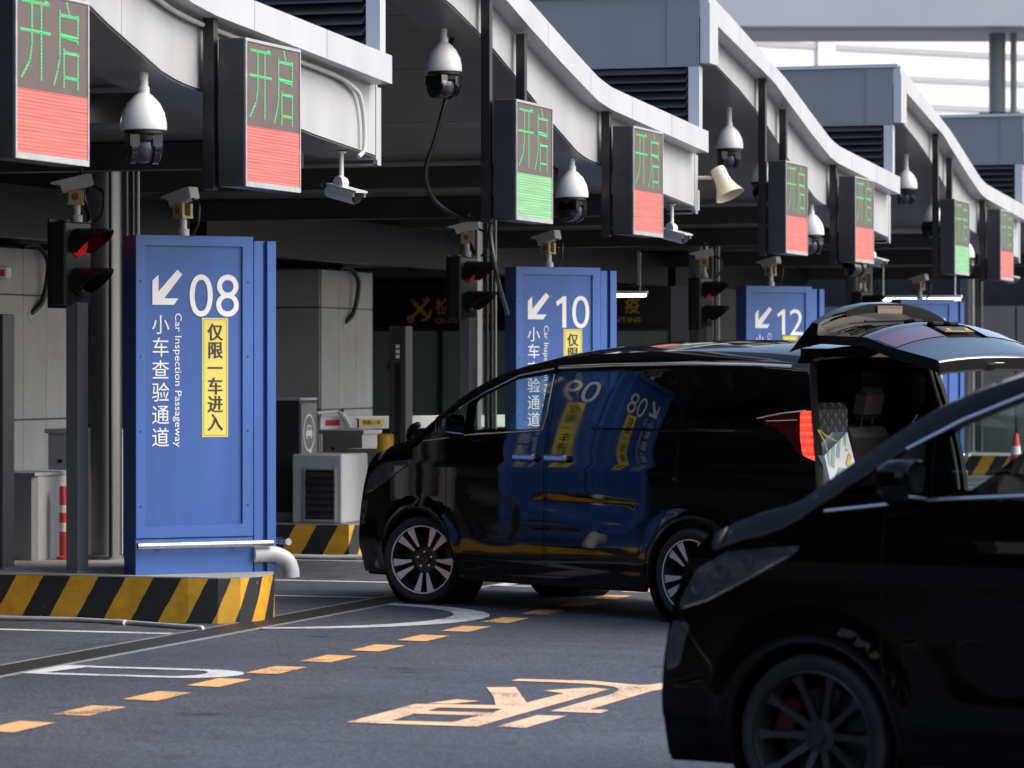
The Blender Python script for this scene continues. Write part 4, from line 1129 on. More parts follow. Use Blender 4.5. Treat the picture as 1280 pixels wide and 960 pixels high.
MB().box(-70, 60, 0, 14, 0, 30).build('wall', mat('bright_white_wall', (0.82, 0.82, 0.82), 0.6, var=0.04), t)
m = MB()
for z in (9.4, 10.6, 11.8, 13.0, 14.2, 15.4): m.box(-70, 60, -0.06, -0.005, z, z + 0.25)
m.build('louvre', mat('pale_grey_louvre', (0.42, 0.42, 0.43), 0.6), t)
m = MB()
for x in range(-66, 60, 14): m.box(x, x + 0.9, -0.12, -0.07, 0, 30)
m.build('mullion', M['bag'], t)
# unseen dark wall and roof, added to darken -y faces and near van
t = thing('unseen_dark_screen', 'unseen dark wall and roof added behind the photographer for shade and dark reflections', 'building')
MB().box(-26, 40, -34, -33, 0, 14).box(-8, 14, -33, -3, 9.0, 9.6).build('wall', M['beam'], t)

# ================================================================ VANS
WB = 2.85                                # wheelbase; van x forward from the front axle, y left, z up
# matched control points of the body's edge line: (x, z) at the side, (x, z) on the centre line
EDGE = [(0.765, 0.22), (0.765, 0.45), (0.735, 0.70), (0.66, 0.95), (0.56, 1.115), (0.38, 1.225), (0.12, 1.30), (-0.12, 1.455), (-0.45, 1.665), (-0.78, 1.80), (-1.08, 1.875), (-1.45, 1.93), (-2.05, 1.965), (-2.70, 1.975), (-3.30, 1.96), (-3.72, 1.93)]
CENT = [(0.92, 0.22), (0.945, 0.45), (0.93, 0.70), (0.84, 0.97), (0.72, 1.14), (0.48, 1.262), (0.22, 1.355), (-0.10, 1.565), (-0.47, 1.77), (-0.80, 1.89), (-1.10, 1.962), (-1.45, 2.012), (-2.05, 2.05), (-2.70, 2.06), (-3.30, 2.045), (-3.76, 2.015)]
SUB = 6
EDGE_S = catmull(EDGE, SUB); CENT_S = catmull(CENT, SUB)
REAR = [(-3.76, 1.86), (-3.80, 1.70), (-3.85, 1.50), (-3.90, 1.28), (-3.93, 1.05), (-3.955, 0.80), (-3.955, 0.60), (-3.94, 0.42), (-3.90, 0.30)]

def ztop(x):
    best = None
    for (a, b), (c, d_) in zip(EDGE_S, EDGE_S[1:]):
        lo, hi = min(a, c), max(a, c)
        if lo <= x <= hi and hi > lo and b > 1.0:
            z = b + (d_ - b) * (x - a) / (c - a)
            best = z if best is None else max(best, z)
    if best is None: best = 1.1 if x > 0 else 1.93
    return best

def sstep(a, b, x):
    t = max(0.0, min(1.0, (x - a) / (b - a))); return t * t * (3 - 2 * t)

def in_poly(p, poly):
    x, y = p; c = False; n = len(poly)
    for i in range(n):
        x1, y1 = poly[i]; x2, y2 = poly[(i + 1) % n]
        if (y1 > y) != (y2 > y) and x < (x2 - x1) * (y - y1) / (y2 - y1) + x1: c = not c
    return c

def dist_poly(p, poly):
    x, y = p; best = 9
    n = len(poly)
    for i in range(n):
        x1, y1 = poly[i]; x2, y2 = poly[(i + 1) % n]
        dx, dy = x2 - x1, y2 - y1; L2 = dx * dx + dy * dy
        t = 0 if L2 == 0 else max(0, min(1, ((x - x1) * dx + (y - y1) * dy) / L2))
        best = min(best, math.hypot(x - x1 - t * dx, y - y1 - t * dy))
    return best

SCALLOP = catmull([(-1.40, 0.93), (-1.9, 0.915), (-2.25, 0.90), (-2.36, 0.84), (-2.33, 0.72), (-2.22, 0.645), (-2.05, 0.645), (-1.6, 0.715), (-1.3, 0.755), (-1.18, 0.82), (-1.25, 0.90)], 4)
SCALLOP2 = catmull([(-0.52, 0.98), (-0.8, 0.95), (-1.02, 0.93), (-1.16, 0.84), (-1.18, 0.66), (-1.1, 0.48), (-0.85, 0.42), (-0.62, 0.52), (-0.5, 0.74)], 4)

def Y(x, z):
    y = 0.925
    if x > 0: y -= 0.085 * (x / 0.78) ** 2.8
    if x < -0.8: y -= 0.0125 * (-0.8 - x) ** 2
    if z < 0.52: y -= 0.055 * ((0.52 - z) / 0.3) ** 1.7
    if z > 1.06: y -= 0.075 * (z - 1.06) + 0.11 * (z - 1.06) ** 2
    y += 0.006 * math.exp(-((z - 1.10) / 0.06) ** 2)                     # shoulder crease
    y -= 0.012 * sstep(0.42, 0.36, z)                                      # sill tuck
    for cx, rr in ((0.0, 0.40), (-WB, 0.415)):
        r_ = math.hypot(x - cx, z - 0.345)
        if z < 1.0: y += 0.018 * math.exp(-((r_ - rr - 0.03) / 0.05) ** 2) * sstep(0.95, 0.75, z)
    p = (x, z)
    if -2.5 < x < -0.3 and 0.3 < z < 1.05:
        if in_poly(p, SCALLOP): y -= 0.013 * sstep(0, 0.09, dist_poly(p, SCALLOP))
        if in_poly(p, SCALLOP2): y -= 0.007 * sstep(0, 0.16, dist_poly(p, SCALLOP2))
    e = ztop(x) - z
    if e < 0.11 and x < 0.45: y -= 0.05 * (1 - max(0, e) / 0.11) ** 2
    return y

def arc(cx, r, a0, a1, n=22):
    return [(cx + r * math.cos(R(a0 + (a1 - a0) * i / n)), 0.345 + r * math.sin(R(a0 + (a1 - a0) * i / n))) for i in range(n + 1)]

def dense(poly, st=0.05, closed=True):
    out = []; n = len(poly)
    for i in range(n if closed else n - 1):
        a = poly[i]; b = poly[(i + 1) % n]; k = max(1, int(math.hypot(b[0] - a[0], b[1] - a[1]) / st))
        out += [(a[0] + (b[0] - a[0]) * j / k, a[1] + (b[1] - a[1]) * j / k) for j in range(k)]
    if not closed: out.append(poly[-1])
    return out

def rounded(poly, r=0.04, n=4):
    out = []; m = len(poly)
    for i in range(m):
        p = Vector(poly[i]); a = Vector(poly[i - 1]); b = Vector(poly[(i + 1) % m])
        da = (a - p); db = (b - p); ra = min(r, da.length * .45); rb = min(r, db.length * .45)
        s = p + da.normalized() * ra; e = p + db.normalized() * rb
        for k in range(n + 1):
            t = k / n; q = s * (1 - t) ** 2 + p * 2 * t * (1 - t) + e * t * t
            out.append((q.x, q.y))
    return out

WIN_QF = rounded([(-0.08, 1.30), (-0.50, 1.345), (-0.50, 1.575), (-0.36, 1.49)], 0.02)
WIN_FD = rounded([(-0.60, 1.355), (-1.30, 1.395), (-1.33, 1.80), (-1.02, 1.765), (-0.66, 1.625), (-0.60, 1.58)], 0.03)
WIN_SD = rounded([(-1.60, 1.815), (-1.60, 1.70), (-1.70, 1.55), (-1.80, 1.455), (-1.92, 1.415), (-2.60, 1.410), (-2.60, 1.825)], 0.03)
WIN_QR = rounded([(-2.75, 1.415), (-3.42, 1.425), (-3.58, 1.60), (-3.64, 1.83), (-2.75, 1.825)], 0.05)
LAMP_T = rounded([(-3.36, 1.485), (-3.60, 1.525), (-3.742, 1.54), (-3.765, 1.36), (-3.80, 1.238), (-3.74, 1.26), (-3.66, 1.36), (-3.52, 1.44), (-3.36, 1.46)], 0.015)
LAMP_L = rounded([(-3.746, 1.54), (-3.83, 1.55), (-3.868, 1.38), (-3.905, 1.20), (-3.804, 1.237), (-3.769, 1.36)], 0.012)
LAMP_H = rounded([(0.04, 1.135), (0.40, 1.10), (0.56, 1.02), (0.655, 0.885), (0.655, 0.84), (0.50, 0.885), (0.30, 0.98), (0.08, 1.09)], 0.025)
LAMP_F = rounded([(0.60, 0.79), (0.695, 0.80), (0.725, 0.70), (0.735, 0.58), (0.66, 0.61)], 0.02)
DOOR_F = [(-0.335, 1.262), (-0.33, 0.70), (-0.40, 0.42), (-0.46, 0.285), (-1.375, 0.285), (-1.395, 1.845), (-1.06, 1.80), (-0.70, 1.68), (-0.54, 1.59), (-0.54, 1.30)]
DOOR_S = [(-1.40, 0.285), (-2.36, 0.30), (-2.42, 0.50), (-2.54, 0.72), (-2.66, 0.92), (-2.685, 1.05), (-2.69, 1.875), (-1.42, 1.845)]

def outline():
    o = list(EDGE_S) + dense(REAR, 0.06, False)
    o += arc(-WB, 0.415, -10, 190)[::-1][::-1] if False else []
    o += dense([(-3.90, 0.30), (-WB - 0.41, 0.285)], 0.08, False)[1:]
    o += arc(-WB, 0.415, 188, -8)
    o += dense([(-WB + 0.42, 0.25), (-0.46, 0.23)], 0.06, False)
    o += arc(0.0, 0.40, 196, -16)
    o += [(0.45, 0.22)]
    return o

def side_mesh_regions():
    out = outline()
    loops = [out] + [dense(p, 0.04) for p in (WIN_QF, WIN_FD, WIN_SD, WIN_QR, LAMP_T, LAMP_L, LAMP_H, LAMP_F)] + [dense(p, 0.05) for p in (DOOR_F, DOOR_S)]
    vs = []; ed = []
    for l in loops:
        n0 = len(vs); vs += [Vector(p) for p in l]
        ed += [(n0 + i, n0 + (i + 1) % len(l)) for i in range(len(l))]
    x = -3.95
    while x < 0.80:
        z = 0.22
        while z < 2.0:
            p = (x, z)
            if in_poly(p, out) and all(dist_poly(p, l) > 0.018 for l in loops): vs.append(Vector(p))
            z += 0.04
        x += 0.04
    res = delaunay_2d_cdt(vs, ed, [], 0, 1e-5)
    V2, F2 = res[0], res[2]
    reg = {}
    names = [('win_qf', WIN_QF), ('win_fd', WIN_FD), ('win_sd', WIN_SD), ('win_qr', WIN_QR), ('lamp_t', LAMP_T), ('lamp_l', LAMP_L), ('lamp_h', LAMP_H), ('lamp_f', LAMP_F), ('door_f', DOOR_F), ('door_s', DOOR_S)]
    for f in F2:
        c = ((V2[f[0]].x + V2[f[1]].x + V2[f[2]].x) / 3, (V2[f[0]].y + V2[f[1]].y + V2[f[2]].y) / 3)
        if not in_poly(c, out): continue
        key = 'body'
        for nm, pl in names:
            if in_poly(c, pl): key = nm; break
        reg.setdefault(key, []).append(f)
    P3 = []; N3 = []
    for v in V2:
        x, z = v.x, v.y; e = 0.004
        P3.append((x, Y(x, z), z))
        zt = min(z + e, ztop(x) if x < 0.5 else z + e)
        nx = -(Y(x + e, z) - Y(x - e, z)) / (2 * e); nz = -(Y(x, zt) - Y(x, z - e)) / (zt - z + e)
        N3.append(Vector((nx, 1, nz)).normalized())
    return P3, N3, reg
SIDE_P, SIDE_N, SIDE_R = side_mesh_regions()

class Surf:
    """mesh with exact shading normals"""
    def __init__(self): self.v = []; self.n = []; self.f = []
    def region(self, key, left, off=0.0):
        used = {}
        for f in SIDE_R.get(key, []):
            t = []
            for i in f:
                if i not in used:
                    used[i] = len(self.v)
                    p = Vector(SIDE_P[i]) + SIDE_N[i] * off; n = SIDE_N[i].copy()
                    if not left: p.y = -p.y; n.y = -n.y
                    self.v.append(p); self.n.append(n)
                t.append(used[i])
            a, b, c = [self.v[i] for i in t]
            if (b - a).cross(c - a).y * (1 if left else -1) < 0: t = t[::-1]
            self.f.append(tuple(t))
        return self
    def build(self, name, m, parent):
        b = MB(); b.v = self.v; b.f = self.f
        return b.build(name, m, parent, smooth=True, normals=[tuple(n) for n in self.n])

US = [1.0, 0.97, 0.93, 0.86, 0.76, 0.62, 0.45, 0.25, 0.0]
US = US + [-u for u in US[-2::-1]]
def top_point(i, u):
    (xe, ze), (xc, zc) = EDGE_S[i], CENT_S[i]
    b = 1 - abs(u) ** 2.3
    return (xe + (xc - xe) * b, Y(xe, ze) * u, ze + (zc - ze) * b)

def top_part(root, name, m, t0, t1, keep=None, sub=None):
    b = MB(); nu = len(US)
    for i in range(t0, t1 + 1):
        for u in US: b.v.append(Vector(top_point(i, u)))
    for i in range(t1 - t0):
        for k in range(nu - 1):
            um = (US[k] + US[k + 1]) / 2
            if keep is None or keep(um): b.f.append((i * nu + k, i * nu + k + 1, (i + 1) * nu + k + 1, (i + 1) * nu + k))
    return b.build(name, m, root, smooth=35)

def side_line(pts, off=0.0015, w=0.006, st=0.05, sides=(1,)):
    """thin strip following the body side"""
    b = MB(); pts = dense(pts, st, False)
    for s in sides:
        n0 = len(b.v)
        for i, p in enumerate(pts):
            a = pts[max(i - 1, 0)]; c = pts[min(i + 1, len(pts) - 1)]
            d_ = Vector((c[0] - a[0], c[1] - a[1])).normalized(); q = Vector((-d_.y, d_.x)) * w / 2
            for sg in (1, -1):
                x, z = p[0] + q.x * sg, p[1] + q.y * sg
                b.v.append(Vector((x, s * (Y(x, z) + off), z)))
        for i in range(len(pts) - 1):
            b.f.append((n0 + 2 * i, n0 + 2 * i + 1, n0 + 2 * i + 3, n0 + 2 * i + 2))
    return b

def side_tube(pts, r, off=0.0, st=0.06, sides=(1, -1), n=8):
    b = MB(); pts = dense(pts, st, False)
    for s in sides: b.tube([(x, s * (Y(x, z) + off), z) for x, z in pts], r, n)
    return b

def wheel(root, x, side, steer, style):
    """wheel thing part: tyre > ; rim faces outwards"""
    q = T(x, side * 0.795, 0.347) @ RZ(steer) @ RX(R(-90) if side > 0 else R(90))       # local Z = outwards
    tyre = MB(q).lathe([(0.262, 0.105), (0.285, 0.122), (0.315, 0.125), (0.335, 0.112), (0.345, 0.085), (0.347, 0.0), (0.345, -0.085), (0.335, -0.112), (0.30, -0.125), (0.262, -0.11)], 48, caps=False).build('wheel', M['rubber'], root, smooth=35)
    tyre['label'] = 'black tyre on a machined two tone wheel' if style == 'twin' else 'black tyre on a dark ten spoke wheel'
    if style == 'twin':
        MB(q).lathe([(0.268, 0.10), (0.268, 0.118), (0.261, 0.120), (0.257, 0.108), (0.25, 0.05), (0.24, -0.02), (0.0, -0.02)], 48, caps=False).build('rim_barrel', M['rim_dark'], tyre, smooth=35)
        MB(q).lathe([(0.262, 0.119), (0.268, 0.1215), (0.2635, 0.1225), (0.2575, 0.119)], 48, closed=True).build('rim_lip', M['rim'], tyre, smooth=60)
        m = MB(q); dk = MB(q)
        for k in range(5):
            for s in (-1, 1):
                a = 2 * PI * k / 5 + 0.35
                r_ = RZ(a)
                def pt(rad, off, z): return (rad * math.cos(0) , off, z)
                x0, x1 = 0.105, 0.258
                y0a, y0b = 0.016, 0.034
                y1a, y1b = 0.028, 0.088
                poly = [(x0, s * y0a), (0.16, s * 0.019), (x1, s * y1a), (0.241, s * y1b), (0.16, s * 0.052), (x0, s * y0b)]
                if s < 0: poly = poly[::-1]
                n0 = len(m.v); mm = q @ r_
                top = [mm @ Vector((p[0], p[1], 0.085 + 0.022 * (p[0] - 0.1) / 0.16)) for p in poly]
                bot = [mm @ Vector((p[0], p[1], 0.03)) for p in poly]
                n1 = len(poly)
                m.v += top + bot
                m.f.append(tuple(n0 + i for i in range(n1)))
                dk_n = len(dk.v); dk.v += [v.copy() for v in top] + bot
                for i in range(n1):
                    j = (i + 1) % n1; dk.f.append((dk_n + i, dk_n + n1 + i, dk_n + n1 + j, dk_n + j))
        m.f = [f for f in m.f]
        m.build('spoke_face', M['rim'], tyre)
        dk.lathe([(0.0, 0.075), (0.03, 0.075), (0.034, 0.07), (0.034, 0.05), (0.098, 0.062), (0.11, 0.05), (0.11, 0.0)][::-1], 24)
        dk.build('spoke_side', M['rim_dark'], tyre)
        for k in range(5):
            a = 2 * PI * k / 5 + 0.35 + PI / 5
            MB(q).lathe([(0, 0.078), (0.009, 0.078), (0.011, 0.06)][::-1], 8, T(0.06 * math.cos(a), 0.06 * math.sin(a), 0)).build('wheel_nut', M['chrome'], tyre)
    else:
        MB(q).lathe([(0.274, 0.10), (0.276, 0.118), (0.266, 0.121), (0.255, 0.10), (0.245, 0.03), (0.24, -0.06)], 48, caps=False).build('rim_barrel', M['rim_dark'], tyre, smooth=35)
        m = MB(q)
        for k in range(10):
            a = 2 * PI * k / 10
            r_ = RZ(a)
            m.add([(0.06, -0.016, 0.045), (0.06, 0.016, 0.045), (0.20, 0.011, 0.085), (0.20, -0.011, 0.085), (0.262, 0.026, 0.105), (0.262, -0.026, 0.105),
                   (0.06, -0.016, 0.0), (0.06, 0.016, 0.0), (0.20, 0.011, 0.05), (0.20, -0.011, 0.05), (0.262, 0.026, 0.07), (0.262, -0.026, 0.07)],
                  [(0, 3, 2, 1), (3, 5, 4, 2), (6, 7, 8, 9), (9, 8, 10, 11), (0, 6, 9, 3), (3, 9, 11, 5), (1, 2, 8, 7), (2, 4, 10, 8)], r_)
        m.lathe([(0.0, 0.07), (0.032, 0.07), (0.036, 0.055), (0.07, 0.05), (0.078, 0.0)][::-1], 24)
        m.build('spokes', mat('satin_grey_wheel', (0.05, 0.05, 0.053), 0.38, metal=0.6), tyre)
        MB(q).lathe([(0.20, -0.01), (0.20, -0.03), (0.0, -0.03), (0.0, -0.01)][::-1], 36).build('brake_disc', M['rim_dark'], tyre, smooth=35)
        MB(q @ RZ(R(-20) if side > 0 else R(20))).box(0.13, 0.225, -0.09, 0.09, -0.03, 0.03, bev=0.01).build('brake_caliper', M['caliper'], tyre)
    return tyre

def seat(root, x, y, name='seat', w=0.52):
    m = MB(T(x, y, 0))
    m.box(-0.28, 0.26, -w / 2, w / 2, 0.72, 0.88, bev=0.05)
    m.box(-0.09, 0.09, -w / 2, w / 2, 0.84, 1.44, T(-0.30, 0, 0) @ T(0, 0, 0.84) @ RY(R(-14)) @ T(0, 0, -0.84), bev=0.06)
    m.box(-0.06, 0.06, -0.15, 0.15, 1.49, 1.74, T(-0.30, 0, 0) @ T(0, 0, 0.84) @ RY(R(-14)) @ T(0, 0, -0.84), bev=0.055)
    m.tube([(-0.46, -0.06, 1.38), (-0.49, -0.06, 1.54)], 0.008, 6).tube([(-0.46, 0.06, 1.38), (-0.49, 0.06, 1.54)], 0.008, 6)
    return m.build(name, M['seat'], root, smooth=75)

def van(label, loc, rz, style, steer, gate_open, paint=None):
    keep_paint = M['paint']
    if paint: M['paint'] = paint
    root = thing('black_van', label, 'van', loc, rz, group='black vans')
    root.scale = (1.06 if gate_open else 1.0, 1, 1)
    # --- shell
    s = Surf().region('body', True).region('body', False)
    s.build('body', M['paint'], root)
    i_h = SUB * 4; i_c = SUB * 6; i_w = SUB * 10; n = len(EDGE_S) - 1
    top_part(root, 'front_bumper', M['paint'], 0, i_h)
    top_part(root, 'bonnet', M['paint'], i_h, i_c)
    top_part(root, 'windscreen_frame', M['paint'], i_c, i_w, lambda u: abs(u) > 0.93)
    top_part(root, 'windscreen', M['glass_clear'], i_c, i_w, lambda u: abs(u) < 0.93)
    top_part(root, 'roof', M['paint'], i_w, n)
    # front grille and plate area on the nose
    g = MB()
    for k in range(7):
        z = 0.42 + k * 0.085
        g.tube([(0.985 - 0.30 * abs(u) ** 2.6 - (0.05 if z > 0.85 else 0), u * 0.62, z) for u in [-1 + 0.1 * j for j in range(21)]], 0.013, 6)
    g.build('grille', M['chrome'], root, smooth=40)
    # --- doors with windows (left and right), seams and handles
    for left in (True, False):
        sg = 1 if left else -1
        d1 = Surf().region('door_f', left).build('front_door', M['paint'], root)
        Surf().region('win_fd', left).build('window', M['glass_clear'], d1)
        d2 = Surf().region('door_s', left).build('sliding_door', M['paint'], root)
        Surf().region('win_sd', left).build('window', M['glass_tint'], d2)
        Surf().region('win_qf', left).build('quarter_window', M['glass_clear'], root)
        Surf().region('win_qr', left).build('quarter_window', M['glass_tint'], root)
        for dd, hx in ((d1, -1.20), (d2, -1.53)):
            yb = Y(hx, 1.175)
            MB().box(hx - 0.115, hx + 0.115, sg * yb + (0.022 if left else -0.05), sg * yb + (0.05 if left else -0.022), 1.150, 1.200, bev=0.016).box(hx - 0.10, hx - 0.08, min(sg * yb, sg * (yb + 0.03)), max(sg * yb, sg * (yb + 0.03)), 1.165, 1.188).box(hx + 0.08, hx + 0.10, min(sg * yb, sg * (yb + 0.03)), max(sg * yb, sg * (yb + 0.03)), 1.165, 1.188).build('handle', M['chrome'], dd)
        h = Surf().region('lamp_h', left).build('headlight', M['lamp_clear'], root)
        fg = Surf().region('lamp_f', left).build('fog_light', M['lamp_clear'], root)
        for hx, hz, hr in ((0.30, 1.055, 0.030), (0.43, 1.01, 0.036), (0.555, 0.945, 0.036)):
            MB(T(hx, sg * (Y(hx, hz) + 0.001), hz) @ RX(R(-90 * sg)) @ RY(R(12))).lathe([(hr, 0.0), (hr, 0.004), (hr * 0.72, 0.006), (hr * 0.66, 0.002), (0, 0.004)], 18, caps=False).build('projector', M['cam_grey'], h, smooth=40)
        dl = MB(); dp = dense([(0.10, 1.075), (0.31, 0.968), (0.50, 0.878), (0.63, 0.842)], 0.04, False)
        dl.tube([(x, sg * (Y(x, z + 0.012) + 0.002), z + 0.012) for x, z in dp], 0.006, 6).build('light_strip', M['lamp_clear'], h, smooth=40)
        for hz in (0.745, 0.66): MB(T(0.685, sg * (Y(0.685, hz) + 0.001), hz) @ RX(R(-90 * sg))).lathe([(0.024, 0), (0.024, 0.004), (0.0, 0.006)], 14, caps=False).build('reflector', M['cam_grey'], fg, smooth=40)
        tl_ = Surf().region('lamp_t', left, 0.004).build('tail_light', M['lamp_red'], root)
        side_tube([(-3.38, 1.492), (-3.60, 1.532), (-3.80, 1.552)], 0.006, 0.006, sides=(sg,)).build('lamp_trim', M['chrome'], tl_, smooth=40)
        side_tube([(-3.46, 1.475), (-3.73, 1.485)], 0.0035, 0.006, sides=(sg,)).build('lamp_rib', M['chrome'], tl_, smooth=40)
        Surf().region('lamp_l', left, 0.004).build('brake_lamp', M['lamp_lit'], tl_)
        b = MB()
        for x, z in ((-3.83, 1.55), (-3.868, 1.38), (-3.905, 1.20)):
            y = Y(x, z)
            b.v += [Vector((x - 0.003, sg * (y + 0.003), z)), Vector((x - 0.014, sg * (y - 0.02), z)), Vector((x - 0.016, sg * (y - 0.055), z))]
        for i in range(2):
            for k in range(2): b.f.append((i * 3 + k, i * 3 + k + 1, i * 3 + k + 4, i * 3 + k + 3))
        b.build('brake_lamp', M['lamp_lit'], tl_, smooth=True)
        # mirror
        q = T(-0.47, sg * 1.03, 1.405)
        m = MB(q)
        prof = [(-0.085, 0.25), (-0.06, 0.80), (-0.02, 0.97), (0.03, 1.0), (0.075, 0.96), (0.085, 0.90)]
        n_ = 20; vs = []; fs = []
        for xo, sc in prof:
            for k in range(n_):
                a = 2 * PI * k / n_; ca, sa = math.cos(a), math.sin(a)
                vs.append((-xo, math.copysign(abs(ca) ** 0.6, ca) * 0.105 * sc, math.copysign(abs(sa) ** 0.6, sa) * 0.095 * sc))
        for i in range(len(prof) - 1):
            for k in range(n_): fs.append((i * n_ + k, i * n_ + (k + 1) % n_, (i + 1) * n_ + (k + 1) % n_, (i + 1) * n_ + k))
        fs.append(tuple(range(n_))[::-1])
        m.add(vs, fs)
        m.box(-0.03, 0.05, min(-sg * 0.07, -sg * 0.16), max(-sg * 0.07, -sg * 0.16), -0.085, -0.055)
        mi = m.build('mirror', M['paint'], root, smooth=50)
        MB(q).prism([(math.copysign(abs(math.cos(a)) ** 0.6, math.cos(a)) * 0.092, math.copysign(abs(math.sin(a)) ** 0.6, math.sin(a)) * 0.083) for a in [2 * PI * i / 20 for i in range(20)]], 0.079, 0.082, Matrix(((0, 0, -1, 0), (1, 0, 0, 0), (0, 1, 0, 0), (0, 0, 0, 1)))).build('mirror_glass', M['mirror_glass'], mi)
    if gate_open:      # small round-backed mirror on an arm at the left wing
        m = MB().tube(catmull([(0.36, 0.62, 1.20), (0.39, 0.63, 1.24), (0.40, 0.64, 1.29), (0.37, 0.65, 1.345), (0.31, 0.66, 1.385), (0.26, 0.665, 1.40)], 4), [0.035] * 4 + [0.022] * 4 + [0.028] * 4 + [0.032] * 4 + [0.026] * 4 + [0.012], 10)
        m.build('fender_mirror', M['trim_black'], root, smooth=True)
    fl = rounded([(-2.98, 1.16), (-3.22, 1.16), (-3.22, 0.94), (-2.98, 0.94)], 0.04)
    side_line(fl + fl[:1]).build('fuel_flap_seam', M['trim_black'], root)
    for sd in ((1,), (-1,)):
        side_line(DOOR_F + DOOR_F[:1], sides=sd).build('front_door_seam', M['trim_black'], root)
        side_line(DOOR_S + DOOR_S[:1], sides=sd).build('sliding_door_seam', M['trim_black'], root)
        # chrome above the windows and along the belt line
        side_tube([(-0.42, 1.535), (-0.66, 1.655), (-1.02, 1.795), (-1.36, 1.845)], 0.008, 0.006, sides=sd).build('window_trim', M['chrome'], root, smooth=40)
        side_tube([(-1.42, 1.855), (-2.0, 1.873), (-2.67, 1.882), (-3.3, 1.875), (-3.62, 1.862)], 0.013, 0.008, sides=sd).build('window_trim', M['chrome'], root, smooth=40)
        side_tube([(-0.06, 1.278), (-0.55, 1.335), (-1.34, 1.382), (-1.37, 1.50), (-1.385, 1.80)], 0.007, 0.004, sides=sd).build('belt_trim', M['chrome'], root, smooth=40)
        side_tube([(-1.84, 1.40), (-2.65, 1.395), (-3.36, 1.405)], 0.008, 0.004, sides=sd).build('belt_trim', M['paint'], root, smooth=40)
    # arch lips and wheel houses, underbody
    for cx, rr in ((0.0, 0.40), (-WB, 0.415)):
        for s_ in (1, -1):
            m = MB().tube([(x, s_ * (Y(x, z) - 0.004), z) for x, z in arc(cx, rr, 186, -6, 26)], 0.012, 6)
            q = T(cx, s_ * 0.72, 0.345) @ RX(R(90))
            m.lathe([(rr - 0.004, -0.19), (rr - 0.004, 0.16), (0.0, 0.16)], 32, q if s_ > 0 else q @ RX(R(180)), caps=False)
            m.build('wheel_arch', M['trim_black'], root, smooth=40)
    MB().box(-3.85, 0.6, -0.74, 0.74, 0.26, 0.34).box(-WB + 0.45, -0.45, -0.86, 0.86, 0.24, 0.30).build('underbody', M['trim_black'], root)
    for s_ in (1, -1): MB().box(-2.38, -0.47, min(s_ * 0.83, s_ * 0.885), max(s_ * 0.83, s_ * 0.885), 0.205, 0.258, bev=0.012).build('side_skirt', M['trim_black'], root)
    MB().box(0.45, 0.80, -0.72, 0.72, 0.19, 0.225, bev=0.01).build('chin_spoiler', M['trim_black'], root)
    # --- cabin
    MB().box(-2.6, 0.1, -0.78, 0.78, 0.58, 0.62).box(-3.84, -2.6, -0.70, 0.70, 0.58, 0.62).build('cabin_floor', M['interior'], root)
    for s_ in (1, -1):
        b = MB(); xs_ = [-3.70 + 0.2 * i for i in range(18)]
        for x in xs_: b.v += [Vector((x, s_ * (Y(x, 1.34) - 0.05), 1.36)), Vector((x, s_ * (Y(x, 1.0) - 0.07), 0.62))]
        for i in range(17): b.f.append((2 * i, 2 * i + 1, 2 * i + 3, 2 * i + 2))
        b.build('door_trim', M['interior'], root)
    b = MB(); nu = len(US); i0 = i_w + 2
    for i in range(i0, n + 1):
        for u in US:
            p = top_point(i, u * 0.93); b.v.append(Vector((p[0], p[1], p[2] - 0.05)))
    for i in range(n - i0):
        for k in range(nu - 1): b.f.append((i * nu + k, (i + 1) * nu + k, (i + 1) * nu + k + 1, i * nu + k + 1))
    b.build('headliner', M['headliner'], root, smooth=True)
    MB().box(-0.35, 0.25, -0.80, 0.80, 0.9, 1.20, bev=0.08).build('dashboard', M['interior'], root)
    MB().lathe([(0.165 + 0.016 * math.cos(a), 0.016 * math.sin(a)) for a in [2 * PI * i / 8 for i in range(8)]], 24, T(-0.55, -0.40, 1.18) @ RY(R(-65)), closed=True).build('steering_wheel', M['interior'], root, smooth=True)
    for y in (0.42, -0.42):
        seat(root, -0.90, y); seat(root, -1.95, y); seat(root, -2.85, y)
    # --- rear end
    b = MB(); rear_pts = [(-3.74, 1.90)] + REAR
    inner = 0.06
    rows = []
    for x, z in rear_pts:
        y = Y(x, z) if z > 0.3 else Y(x, 0.3)
        rows.append([(x, y, z), (x - 0.012, y - 0.02, z), (x - 0.014, y - inner, z), (x + 0.10, y - inner - 0.01, z)])
    for s_ in (1, -1):
        b = MB()
        for r_ in rows[:7]: b.v += [Vector((p[0], p[1] * s_, p[2])) for p in r_]
        for i in range(6):
            for k in range(3): b.f.append((i * 4 + k, i * 4 + k + 1, i * 4 + 5 + k, i * 4 + 4 + k))
        b.build('rear_pillar', M['trim_black'], root, smooth=40)
    b = MB(); zz = [0.80, 0.74, 0.60, 0.42, 0.30]; yy = [-1, -0.96, -0.85, -0.6, -0.3, 0, 0.3, 0.6, 0.85, 0.96, 1]
    for z in zz:
        x0 = -3.955 if z > 0.5 else -3.955 + (0.5 - z) * 0.25
        for u in yy: b.v.append(Vector((x0 - 0.09 * (1 - abs(u) ** 3) + (0.0 if z < 0.79 else 0.0), u * Y(-3.95, max(z, 0.31)), z)))
    m_ = len(yy)
    for i in range(len(zz) - 1):
        for k in range(m_ - 1): b.f.append((i * m_ + k, i * m_ + k + 1, (i + 1) * m_ + k + 1, (i + 1) * m_ + k))
    n0 = len(b.v)
    for u in yy: b.v.append(Vector((-3.80, u * 0.80, 0.80)))
    for k in range(m_ - 1): b.f.append((k, n0 + k, n0 + k + 1, k + 1))
    b.build('rear_bumper', M['paint'], root, smooth=40)
